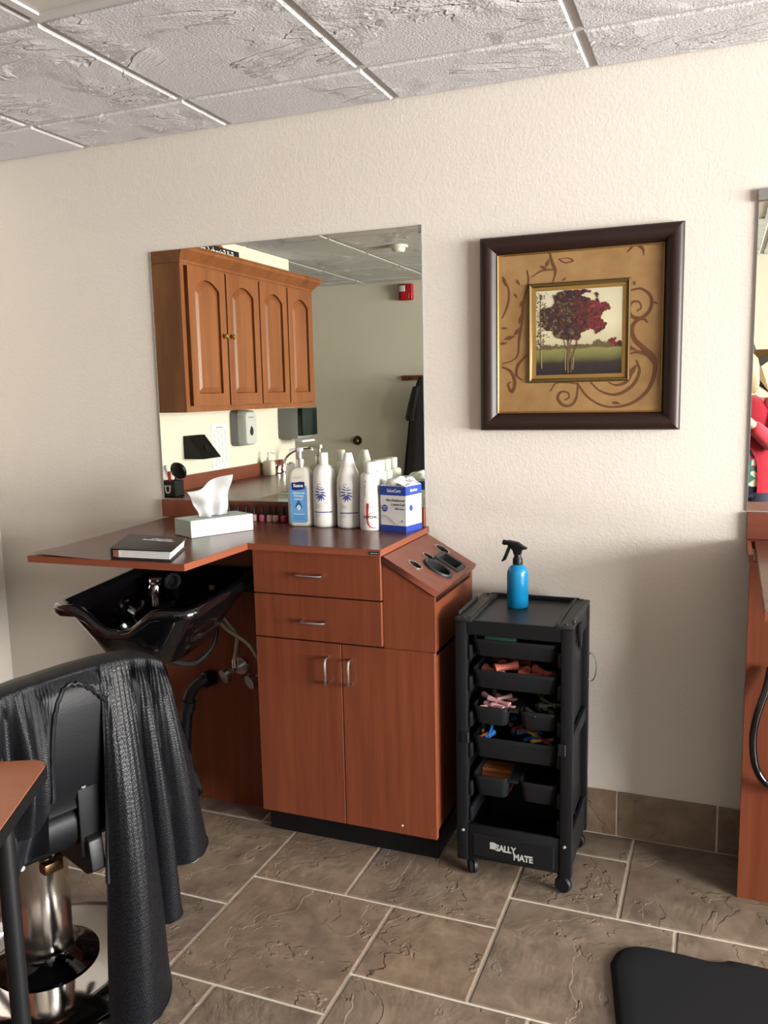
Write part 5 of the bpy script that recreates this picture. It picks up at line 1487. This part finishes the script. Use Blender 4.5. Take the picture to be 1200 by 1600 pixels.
for k, (y0, y1) in enumerate(((1.410, 1.750), (1.057, 1.397), (.716, 1.044), (.377, .703))):
    w, h = y1 - y0, 2.104 - 1.416
    ym = (y0 + y1) / 2
    op = [(x, y + .062) for x, y in arch_poly(w - .115, h - .118, .045)]
    fr = holed(B(), [(-w / 2, 0), (w / 2, 0), (w / 2, h), (-w / 2, h)], [op], .019, plane_x(-2.462, ym, 1.416))
    dr = part('door', fr, M['oak'], oc, smooth=False)
    pn = arch_poly(w - .113, h - .116, .045)
    cx, cy = 0, (h - .118) / 2 + .062
    lps = []
    for ins, dz in ((0, -.013), (.003, -.013), (.030, -.003), (.033, -.002)):
        kx, ky = 1 - 2 * ins / (w - .113), 1 - 2 * ins / (h - .116)
        lps.append([((x) * kx, (y + .061 - cy) * ky + cy, dz) for x, y in pn])
    t = loft(B(), lps, True, True); merge(gb := B(), t, plane_x(-2.462, ym, 1.416))
    part('raised_panel', gb, M['oak'], dr, smooth=False)
    if k < 2:
        yk = y0 + .030 if k == 0 else y1 - .030
        kb = lathe(B(), [(0, 0), (.006, 0), (.006, .010), (.012, .014), (.014, .019), (.010, .024), (0, .025)], 16, mat=Matrix.Rotation(PI / 2, 4, 'Y'), c=(-2.462, yk, 1.777))
        part('knob', kb, M['brass'], dr)
sg = thing('fall_sign', 'black wooden sign with white script standing on the oak cabinet', 'sign', (-2.555, 1.33, 2.1965))
part('board', box(B(), -2.566, -2.548, 1.105, 1.600, 2.1965, 2.262, .001, 1), M['kick'], sg)
t = text_bm('Fall Friends Gather', .058, shear=.25, bold=.0006, narrow=.86, align='CENTER'); merge(gb := B(), t, plane_x(-2.5475, 1.352, 2.212)); part('lettering', gb, M['white_ink'], sg)
pk = thing('pumpkin', 'small orange pumpkin peeking over the black sign', 'pumpkin', (-2.62, 1.215, 2.1965))
bm = B(); loops = []
for j in range(9):
    f = PI * j / 8; loops.append([((.040 * math.sin(f) + .001) * (1 + .10 * math.cos(8 * 2 * PI * i / 32)) * math.cos(2 * PI * i / 32), (.040 * math.sin(f) + .001) * (1 + .10 * math.cos(8 * 2 * PI * i / 32)) * math.sin(2 * PI * i / 32), .050 - .050 * math.cos(f)) for i in range(32)])
part('body', loft(bm, loops), M['pumpkin'], pk, local=True)
part('stem', cyl(B(), (0, 0, .097), (.006, 0, .118), .006, .004, 8), M['bronze'], pk, local=True)

# base counter under it
bc = thing('base_counter', 'long brown laminate counter with base doors along the left wall', 'counter', (-2.5, .9, 0))
part('counter_top', box(B(), XW + .001, -2.190, STY + .001, 1.830, .905, .940, .002, 1), M['cherry_top'], bc)
bs = B(); pts = [(.165, .9405), (1.80, .9405), (1.80, 1.020)] + [(.165 + .03 - .03 * math.sin(a), 1.020 - .03 + .03 * math.cos(a)) for a in [PI / 2 * i / 5 for i in range(6)]]
prism(bs, pts, XW + .001, XW + .020, 'x'); part('backsplash', bs, M['cherry_h'], bc, smooth=False)
part('carcass', box(B(), XW + .001, -2.235, STY + .001, 1.800, .10, .905), M['cherry'], bc, smooth=False)
part('toe_kick', box(B(), XW + .001, -2.300, STY + .001, 1.790, 0, .10), M['kick'], bc, smooth=False)
for k in range(4):
    y0 = -.01 + k * .455
    dr = part('door', box(B(), -2.235, -2.216, y0, y0 + .445, .12, .89, .001, 1), M['cherry'], bc, smooth=False)
    part('handle', tube(B(), [(-2.216, y0 + .40, .72), (-2.19, y0 + .40, .725), (-2.19, y0 + .40, .795), (-2.216, y0 + .40, .80)], .004, 8, raw=True), M['steel'], dr)
sk = thing('hand_basin', 'small oval steel basin with curved tap set in the brown counter', 'sink', (-2.62, .24, .9405))
loops = []
for k, z in ((1, .9402), (1.0, .944), (.93, .944), (.90, .9425), (.70, .9420), (.10, .9415)):
    loops.append([(-2.56 + .17 * k * math.cos(2 * PI * i / 32), .24 + .21 * k * math.sin(2 * PI * i / 32), z) for i in range(32)])
part('rim', loft(B(), loops), M['steel'], sk)
part('spout', tube(B(), [(-2.775, .25, .9435), (-2.775, .25, 1.00), (-2.74, .25, 1.055), (-2.66, .25, 1.095), (-2.57, .25, 1.105), (-2.555, .25, 1.085)], .010, 10), M['chrome'], sk)
for y in (.16, .34): part('tap_handle', lathe(B(), [(0, 0), (.022, 0), (.018, .02), (.024, .045), (.014, .055), (0, .056)], 16, (-2.775, y, .9435)), M['chrome'], sk)
so = thing('soap_bottle', 'clear pump bottle of white hand soap on the brown counter', 'bottle', (-2.757, .490, .9405))
part('bottle_body', loft(B(), [rrect(0, 0, a, a * .72, a * .5, z, 6) for a, z in ((.036, 0), (.040, .004), (.040, .080), (.034, .092), (.014, .100))]), M['cream_plastic'], so, local=True, ang=60)
part('pump', tube(lathe(B(), [(0, .099), (.014, .099), (.014, .116), (.006, .118), (.005, .140), (.010, .141), (.010, .150), (0, .151)], 16), [(0, 0, .146), (.02, -.01, .146), (.034, -.018, .142)], .005, 8), M['white'], so, local=True)
hd_ = thing('brush_holder', 'black desk caddy holding combs and a round brush on the brown counter', 'holder', (-2.700, 1.640, .9405))
bm = B()
for a, b, c_, d_ in ((-.045, .045, -.040, -.036), (-.045, .045, .036, .040), (-.045, -.041, -.036, .036), (.041, .045, -.036, .036)): box(bm, a, b, c_, d_, 0, .085)
box(bm, -.045, .045, -.04, .04, 0, .003)
part('cup', bm, M['black'], hd_, local=True, smooth=False)
g = B(); ribbon(g, [(-.014, .055), (-.012, .030), (.0, .022), (.012, .030), (.014, .055)], .009); ribbon(g, [(-.022, .058), (.022, .058)], .006); merge(gb := B(), g, Matrix.Translation((0, .0404, 0)) @ Matrix.Rotation(PI, 4, 'Z') @ Matrix.Rotation(PI / 2, 4, 'X'))
part('white_mark', gb, M['white_ink'], hd_, local=True, label='white u-shaped mark')
co_ = thing('comb', 'red-orange comb standing in the black caddy', 'comb', (-2.700, 1.66, .945))
part('spine', box(B(), -.004, .004, -.008, .008, 0, .13, .001, 1), M['alarm_red'], co_, local=True)
bm = B()
for i in range(12): box(bm, .004, .020, -.002, .002, .06 + i * .006, .0625 + i * .006)
part('teeth', bm, M['alarm_red'], co_, local=True)
rb_ = thing('round_brush', 'dark round paddle brush leaning out of the black caddy', 'brush', (-2.705, 1.625, .945))
part('handle', cyl(B(), (0, 0, .0), (.0, -.030, .09), .007, .009, 10), M['black'], rb_, local=True)
part('head', lathe(B(), [(0, -.010), (.044, -.010), (.050, 0), (.044, .010), (0, .012)], 24, (0, -.055, .125), mat=Matrix.Rotation(1.2, 4, 'X')), M['black'], rb_, local=True)
bw = thing('white_bowl', 'white oval dish standing upright behind the black caddy', 'dish', (-2.775, 1.575, .9405))
part('dish', lathe(B(), [(0, -.006), (.070, -.004), (.080, .006), (.078, .008), (.066, 0), (0, -.001)], 30, (0, 0, .080), mat=Matrix.Rotation(PI / 2 - .15, 4, 'Y')), M['white'], bw, local=True)

# wall-mounted things on the left wall
sd = thing('sanitizer_dispenser', 'grey hand sanitizer dispenser with white front on the left wall', 'dispenser', (XW + .06, .74, 1.150))
part('back_shell', loft(B(), [[(XW + .001 + .0, y, z) for y, z in [(p[0], p[1]) for p in rrect(.757, 1.2625, .073, .112, .03, 0, 5)]], [(XW + .055, p[0], p[1]) for p in rrect(.757, 1.2625, .073, .112, .03, 0, 5)]]), M['grey'], sd, ang=50)
part('front_cover', loft(B(), [[(x, p[0], p[1]) for p in rrect(.757, 1.2625, .072 * k, .111 * k, .03, 0, 5)] for x, k in ((XW + .0555, 1), (XW + .095, .96), (XW + .110, .88))]), M['light_grey'], sd, ang=50)
part('drop_window', loft(B(), [[(x, .757 + .020 * math.sin(a) * (1 - .5 * max(0, math.cos(a))), 1.245 + .030 * math.cos(a)) for a in [2 * PI * i / 20 for i in range(20)]] for x in (XW + .1095, XW + .1125)]), M['ink'], sd)
part('small_print', box(B(), XW + .1103, XW + .1106, .725, .785, 1.325, 1.332), M['grey_ink'], sd)
pt = thing('paper_towel_dispenser', 'grey and smoked-green paper towel dispenser in the corner of the left wall', 'dispenser', (XW + .11, .10, 1.165))
part('case', box(B(), XW + .001, XW + .150, -.020, .212, 1.165, 1.372, .004), M['grey'], pt)
part('smoked_door', box(B(), XW + .150, XW + .190, -.018, .210, 1.182, 1.371, .006), M['smoke'], pt)
part('paper_tail', prism(B(), [(XW + .09, 1.164), (XW + .17, 1.150), (XW + .175, 1.138), (XW + .165, 1.138), (XW + .09, 1.156)], .0, .19, 'y'), M['white_paper'], pt, smooth=False)
bb_ = thing('black_wall_holder', 'black wedge-shaped dryer holder on the left wall', 'holder', (XW + .06, 1.24, 1.11))
part('wedge', loft(B(), [[(XW + .001, 1.16, 1.243), (XW + .001, 1.332, 1.243), (XW + .03, 1.332, 1.243), (XW + .03, 1.16, 1.243)], [(XW + .001, 1.15, 1.112), (XW + .001, 1.332, 1.112), (XW + .13, 1.332, 1.112), (XW + .13, 1.15, 1.112)]]), M['black'], bb_, smooth=False)
part('mount_hole', lathe(B(), [(0, 0), (.022, 0), (.020, .004), (0, .004)], 16, (XW + .095, 1.24, 1.165), mat=Matrix.Rotation(.95, 4, 'Y')), M['dark'], bb_)
ps = thing('price_list', 'white printed list taped on the left wall under the oak cabinet', 'paper', (XW + .002, .955, 1.022))
part('sheet', box(B(), XW + .0012, XW + .002, .860, 1.045, 1.025, 1.296), M['white_paper'], ps, smooth=False)
bm = B()
for c in range(4):
    for r_ in range(26): box(bm, XW + .002, XW + .0022, .878 + c * .039, .878 + c * .039 + .026, 1.045 + r_ * .0085, 1.0475 + r_ * .0085)
box(bm, XW + .002, XW + .0022, .915, .99, 1.272, 1.278)
part('print_lines', bm, M['grey_ink'], ps, smooth=False)
ol = thing('wall_outlet', 'ivory wall outlet plate between the black holder and the price list', 'outlet', (XW + .003, 1.10, 1.14))
part('plate', box(B(), XW + .001, XW + .007, 1.065, 1.135, 1.125, 1.240, .002), M['outlet'], ol)
for z in (1.158, 1.207): part('socket', box(B(), XW + .007, XW + .0085, 1.085, 1.115, z - .014, z + .014, .001, 1), M['outlet'], ol)

# rear wall
RW = RY0
al = thing('fire_alarm', 'red fire alarm strobe high on the rear wall', 'alarm', (-2.487, RW + .02, 2.228))
part('housing', box(B(), -2.548, -2.426, RW + .001, RW + .050, 2.228, 2.362, .010, 3), M['alarm_red'], al)
part('strobe_lens', box(B(), -2.536, -2.486, RW + .050, RW + .066, 2.298, 2.348, .004), M['light_grey'], al)
part('horn_grille', box(B(), -2.522, -2.452, RW + .050, RW + .054, 2.242, 2.288, .002, 1), M['red'], al)
kn = thing('door_knob', 'round bronze knob on the rear wall, seen in the big mirror', 'knob', (-2.975, RW + .02, 1.050))
part('rose', lathe(B(), [(0, 0), (.042, 0), (.038, .008), (0, .008)], 24, (-2.975, RW + .0005, 1.050), mat=Matrix.Rotation(-PI / 2, 4, 'X')), M['bronze'], kn)
part('knob', lathe(B(), [(0, .007), (.012, .007), (.012, .026), (.024, .034), (.027, .048), (.020, .058), (0, .060)], 24, (-2.975, RW + .0005, 1.050), mat=Matrix.Rotation(-PI / 2, 4, 'X')), M['bronze'], kn)
hk = thing('coat_rail', 'wooden coat rail with pegs on the rear wall', 'rail', (-2.15, RW + .01, 1.56))
part('board', box(B(), -2.545, -1.75, RW + .001, RW + .022, 1.562, 1.604, .002, 1), M['oak'], hk)
for x in (-2.47, -2.30, -2.10, -1.90): part('peg', tube(B(), [(x, RW + .02, 1.580), (x, RW + .05, 1.582), (x, RW + .06, 1.600)], .007, 8), M['bronze'], hk)
ro = thing('black_robe', 'black cloth robe hanging from the coat rail', 'robe', (-2.28, RW + .06, .70))


def fold_loop(x0, x1, y0, dep, z, ph, amp, n=40):
    out = []
    for i in range(n):
        a = 2 * PI * i / n
        out.append(((x0 + x1) / 2 + (x1 - x0) / 2 * math.cos(a), max(RW + .045, y0 + dep / 2 * math.sin(a) + amp * math.sin(6 * a + ph)), z))
    return out


part('robe_body', loft(B(), [fold_loop(a, b, RW + .100, dp__, z, ph, am) for a, b, dp__, z, ph, am in ((-2.36, -2.22, .04, 1.590, 0, 0), (-2.385, -2.17, .06, 1.53, .3, .003), (-2.43, -2.12, .08, 1.38, .6, .006), (-2.455, -2.10, .085, 1.20, .8, .010), (-2.485, -2.07, .085, .95, 1.0, .012), (-2.515, -2.04, .09, .70, 1.2, .014))]), M['robe'], ro, ang=70)
part('sleeve', loft(B(), [fold_loop(a, b, RW + .115, .06, z, 0, .004) for a, b, z in ((-2.41, -2.33, 1.51), (-2.455, -2.35, 1.36), (-2.482, -2.37, 1.245), (-2.470, -2.375, 1.222))]), M['robe'], ro, ang=70)
sdt = thing('smoke_detector', 'round white smoke detector on the ceiling', 'detector', (-1.945, .15, RZ - .04))
part('base', lathe(B(), [(0, 0), (.060, 0), (.062, -.004), (.060, -.014), (0, -.014)], 32, (-1.945, .15, RZ)), M['white'], sdt)
part('chamber', lathe(B(), [(0, -.014), (.045, -.014), (.042, -.034), (.032, -.042), (0, -.042)], 32, (-1.945, .15, RZ)), M['white'], sdt)

# rear wall star, seen in the right mirror
stc = thing('barn_star', 'rusty brown metal barn star on the rear wall', 'star', (.168, RY0 + .005, 1.63))
for k in range(5):
    R_, r_ = .283, .108
    a = PI / 2 + 2 * PI * k / 5
    tip = (math.cos(a) * R_, math.sin(a) * R_)
    for s in (-1, 1):
        ia = a + s * PI / 5; ip = (math.cos(ia) * r_, math.sin(ia) * r_)
        bm = B()
        A_, B_, C_ = (.168, RY0 + .050, 1.63), (.168 + tip[0], RY0 + .004, 1.63 + tip[1]), (.168 + ip[0], RY0 + .004, 1.63 + ip[1])
        v = [bm.verts.new(q) for q in (A_, B_, C_)] + [bm.verts.new((.168, RY0 + .002, 1.63)), bm.verts.new((B_[0], RY0 + .002, B_[2])), bm.verts.new((C_[0], RY0 + .002, C_[2]))]
        for f_ in ((0, 1, 2), (5, 4, 3), (0, 3, 4, 1), (1, 4, 5, 2), (2, 5, 3, 0)): bm.faces.new([v[i] for i in f_])
        part('facet', bm, M['star'] if s > 0 else M['star_dark'], stc, smooth=False)

# ------------------------------------------------------------------ the photographer, reflected in the right mirror
def skin(verts, edges, root, levels=2):
    names = list(verts)
    me = bpy.data.meshes.new('tmp'); me.from_pydata([verts[n][0] for n in names], [(names.index(a), names.index(b)) for a, b in edges], [])
    o = bpy.data.objects.new('tmp', me); C.objects.link(o)
    md = o.modifiers.new('skin', 'SKIN'); md.use_smooth_shade = True; md.branch_smoothing = .6
    for n, sv in zip(names, me.skin_vertices[0].data):
        r = verts[n][1]; sv.radius = r if isinstance(r, tuple) else (r, r); sv.use_root = (n == root)
    ss = o.modifiers.new('sub', 'SUBSURF'); ss.levels = levels; ss.render_levels = levels
    dg = bpy.context.evaluated_depsgraph_get()
    out = bpy.data.meshes.new_from_object(o.evaluated_get(dg))
    bm = bmesh.new(); bm.from_mesh(out)
    bpy.data.meshes.remove(out); bpy.data.objects.remove(o); bpy.data.meshes.remove(me)
    return bm


BX, BY = .125, -.385
per = thing('person', 'person in coral cardigan, floral top and dark jeans holding up a phone', 'person', (BX, BY, 0))
V_ = dict(pelvis=((BX, BY, .92), (.135, .10)), waist=((BX, BY, 1.05), (.12, .085)), chest=((BX, BY, 1.24), (.135, .09)), collar=((BX, BY, 1.36), (.07, .06)), neck=((BX - .005, BY + .01, 1.425), .05), jaw=((BX - .012, BY + .035, 1.475), (.055, .062)), face=((BX - .012, BY + .030, 1.545), (.072, .085)), crown=((BX - .012, BY + .020, 1.615), (.066, .078)),
          rsh=((BX + .165, BY, 1.335), .052), rel=((BX + .205, BY + .12, 1.075), .042), rwr=((BX + .025, BY + .30, 1.255), .027), rpalm=((BX - .030, BY + .345, 1.315), (.032, .017)),
          lsh=((BX - .165, BY, 1.335), .052), lel=((BX - .225, BY + .12, 1.09), .042), lwr=((BX - .215, BY + .29, 1.27), .027), lpalm=((BX - .190, BY + .345, 1.335), (.032, .017)),
          rhip=((BX + .090, BY, .87), .088), rkn=((BX + .095, BY + .015, .48), .058), ran=((BX + .100, BY - .01, .09), .038), rtoe=((BX + .112, BY + .145, .035), (.040, .026)),
          lhip=((BX - .090, BY, .87), .088), lkn=((BX - .095, BY + .015, .48), .058), lan=((BX - .100, BY - .01, .09), .038), ltoe=((BX - .112, BY + .145, .035), (.040, .026)))
E_ = [('pelvis', 'waist'), ('waist', 'chest'), ('chest', 'collar'), ('collar', 'neck'), ('neck', 'jaw'), ('jaw', 'face'), ('face', 'crown'), ('collar', 'rsh'), ('rsh', 'rel'), ('rel', 'rwr'), ('rwr', 'rpalm'), ('collar', 'lsh'), ('lsh', 'lel'), ('lel', 'lwr'), ('lwr', 'lpalm'), ('pelvis', 'rhip'), ('rhip', 'rkn'), ('rkn', 'ran'), ('ran', 'rtoe'), ('pelvis', 'lhip'), ('lhip', 'lkn'), ('lkn', 'lan'), ('lan', 'ltoe')]
fingers = {'r': [(-.045, .005, .030), (-.052, .004, .012), (-.052, .003, -.006), (-.046, .002, -.022)], 'l': [(.045, .005, .030), (.052, .004, .012), (.052, .003, -.006), (.046, .002, -.022)]}
bd = skin(V_, E_, 'pelvis')
for s, sg_ in (('r', -1), ('l', 1)):
    P0 = Vector(V_[s + 'palm'][0])
    for dx, dy, dz in fingers[s]:
        fin = {'a': (tuple(P0 + Vector((0, 0, dz * .55))), .010), 'b': (tuple(P0 + Vector((dx * .55, .012, dz * .9 + .008))), .0085), 'c': (tuple(P0 + Vector((dx * 1.0, .004, dz + .012))), .0080), 'd': (tuple(P0 + Vector((dx * 1.25, -.014, dz + .010))), .0065)}
        me_ = skin(fin, [('a', 'b'), ('b', 'c'), ('c', 'd')], 'a', 1); merge(bd, me_)
    th_ = {'a': (tuple(P0 + Vector((0, -.01, .0))), .011), 'b': (tuple(P0 + Vector((sg_ * .018, -.028, .026))), .0095), 'c': (tuple(P0 + Vector((sg_ * .030, -.030, .050))), .0075)}
    merge(bd, skin(th_, [('a', 'b'), ('b', 'c')], 'a', 1))
part('body', bd, M['skin'], per, ang=80, label='bare skin of face and hands')
hx, hy, hz = BX - .012, BY + .025, 1.555
bm = lathe(B(), [(0, -.02), (.006, -.02), (.014, -.012), (.010, .012), (.004, .026), (0, .027)], 10, (hx, hy + .088, hz - .018)); part('nose', bm, M['skin'], per)
for s in (-1, 1):
    e_ = part('eye', lathe(B(), [(0, -.009), (.007, -.006), (.010, 0), (.007, .006), (0, .009)], 12, (hx + s * .030, hy + .076, hz + .006)), M['white'], per)
    part('iris', lathe(B(), [(0, 0), (.0045, 0), (.003, .002), (0, .0025)], 10, (hx + s * .030, hy + .0855, hz + .006), mat=Matrix.Rotation(-PI / 2, 4, 'X')), M['ink'], e_)
    part('ear', lathe(B(), [(0, -.028), (.008, -.022), (.012, .0), (.010, .022), (0, .028)], 10, (hx + s * .076, hy - .005, hz - .012)), M['skin'], per)
part('mouth', lathe(B(), [(0, -.022), (.004, -.016), (.006, 0), (.004, .016), (0, .022)], 10, (hx, hy + .078, hz - .058), mat=Matrix.Rotation(PI / 2, 4, 'Y')), M['red'], per)
# hair: shoulder-length shell with strands, open at the face
bm = B(); loops = []
for z, rx, ryb, ryf in ((1.672, .02, .02, .02), (1.655, .066, .070, .062), (1.622, .092, .098, .080), (1.575, .102, .110, .070), (1.520, .107, .112, .040), (1.470, .106, .108, .020), (1.430, .098, .100, .005), (1.408, .080, .086, -.005)):
    lp_ = []
    for i in range(48):
        a = 2 * PI * i / 48; wv = 1 + .03 * math.sin(9 * a + z * 40)
        y = (ryf if math.sin(a) > 0 else ryb) * math.sin(a)
        lp_.append((hx + rx * wv * math.cos(a), hy - .012 + y * wv, z))
    loops.append(lp_)
part('hair', loft(bm, loops), M['hair'], per, ang=80, label='blond shoulder-length hair')


def torso(rows, a0, a1, n=40, thick=0.0):
    loops = []
    closed = a1 - a0 > 2 * PI - .01
    lo, hi = a0, a1
    for z, rx, ry in rows:
        if not closed:
            k = max(0.0, min(1.0, (z - 1.02) / .10)); a0, a1 = lo - .42 * k, hi + .42 * k
        loops.append([(BX + rx * math.cos(a0 + (a1 - a0) * i / (n if closed else n - 1)), BY + ry * math.sin(a0 + (a1 - a0) * i / (n if closed else n - 1)) * (1.0), z) for i in range(n)])
    bm = loft(B(), loops, False, False, closed)
    if thick: bmesh.ops.solidify(bm, geom=list(bm.faces), thickness=thick)
    return bm


ROW = [(.84, .178, .125), (.90, .180, .128), (1.0, .165, .118), (1.08, .160, .115), (1.20, .170, .128), (1.30, .168, .115), (1.36, .120, .085), (1.40, .065, .065)]
part('blouse', torso(ROW[:-1], 0, 2 * PI), M['floral'], per, ang=80, label='floral print top')
part('cardigan', torso([(z - (.04 if z < .9 else 0), rx + .014, ry + .014) for z, rx, ry in ROW], PI / 2 + .55, PI / 2 + 2 * PI - .55, 44, .006), M['coral'], per, ang=80, label='coral red knit cardigan')
for s, k in ((1, 'r'), (-1, 'l')):
    A_, E2, W2 = Vector(V_[k + 'sh'][0]), Vector(V_[k + 'el'][0]), Vector(V_[k + 'wr'][0])
    sl = skin({'o': (tuple(A_ + Vector((-s * .06, 0, -.005))), .072), 'a': (tuple(A_), .066), 'm': (tuple((A_ + E2) / 2), .060), 'e': (tuple(E2), .056), 'f': (tuple((E2 + W2) / 2), .050), 'w': (tuple(E2.lerp(W2, .86)), .040)}, [('o', 'a'), ('a', 'm'), ('m', 'e'), ('e', 'f'), ('f', 'w')], 'o')
    part('sleeve', sl, M['coral'], per, ang=80)
jn = torso([(.77, .165, .115), (.82, .178, .122), (.88, .176, .120), (.96, .160, .110)], 0, 2 * PI)
for s in (-1, 1):
    loft(jn, [[(BX + s * cx + r_ * math.cos(2 * PI * i / 20), BY + cy + r_ * 1.05 * math.sin(2 * PI * i / 20), z) for i in range(20)] for cx, cy, r_, z in ((.082, 0, .088, .86), (.088, 0, .096, .78), (.092, .006, .086, .64), (.097, .014, .070, .48), (.100, .0, .066, .32), (.102, -.008, .056, .10))])
part('jeans', jn, M['denim'], per, ang=80, label='dark blue jeans')
for s in (-1, 1):
    part('shoe', loft(B(), [rrect(BX + s * .108, BY + .07, a, b, .035, z, 5) for a, b, z in ((.046, .135, .0), (.048, .138, .02), (.046, .130, .05), (.036, .100, .085))]), M['black'], per, ang=60)
ph_ = thing('phone', 'dark phone held up by the photographer', 'phone', (-.028, -.010, 1.335))
part('case', box(B(), -.064, .010, -.014, -.005, 1.335, 1.478, .003, 2), M['black'], ph_)
part('lens', cyl(B(), (0, -.005, 1.461), (0, -.0035, 1.461), .006, seg=14), M['dark'], ph_)
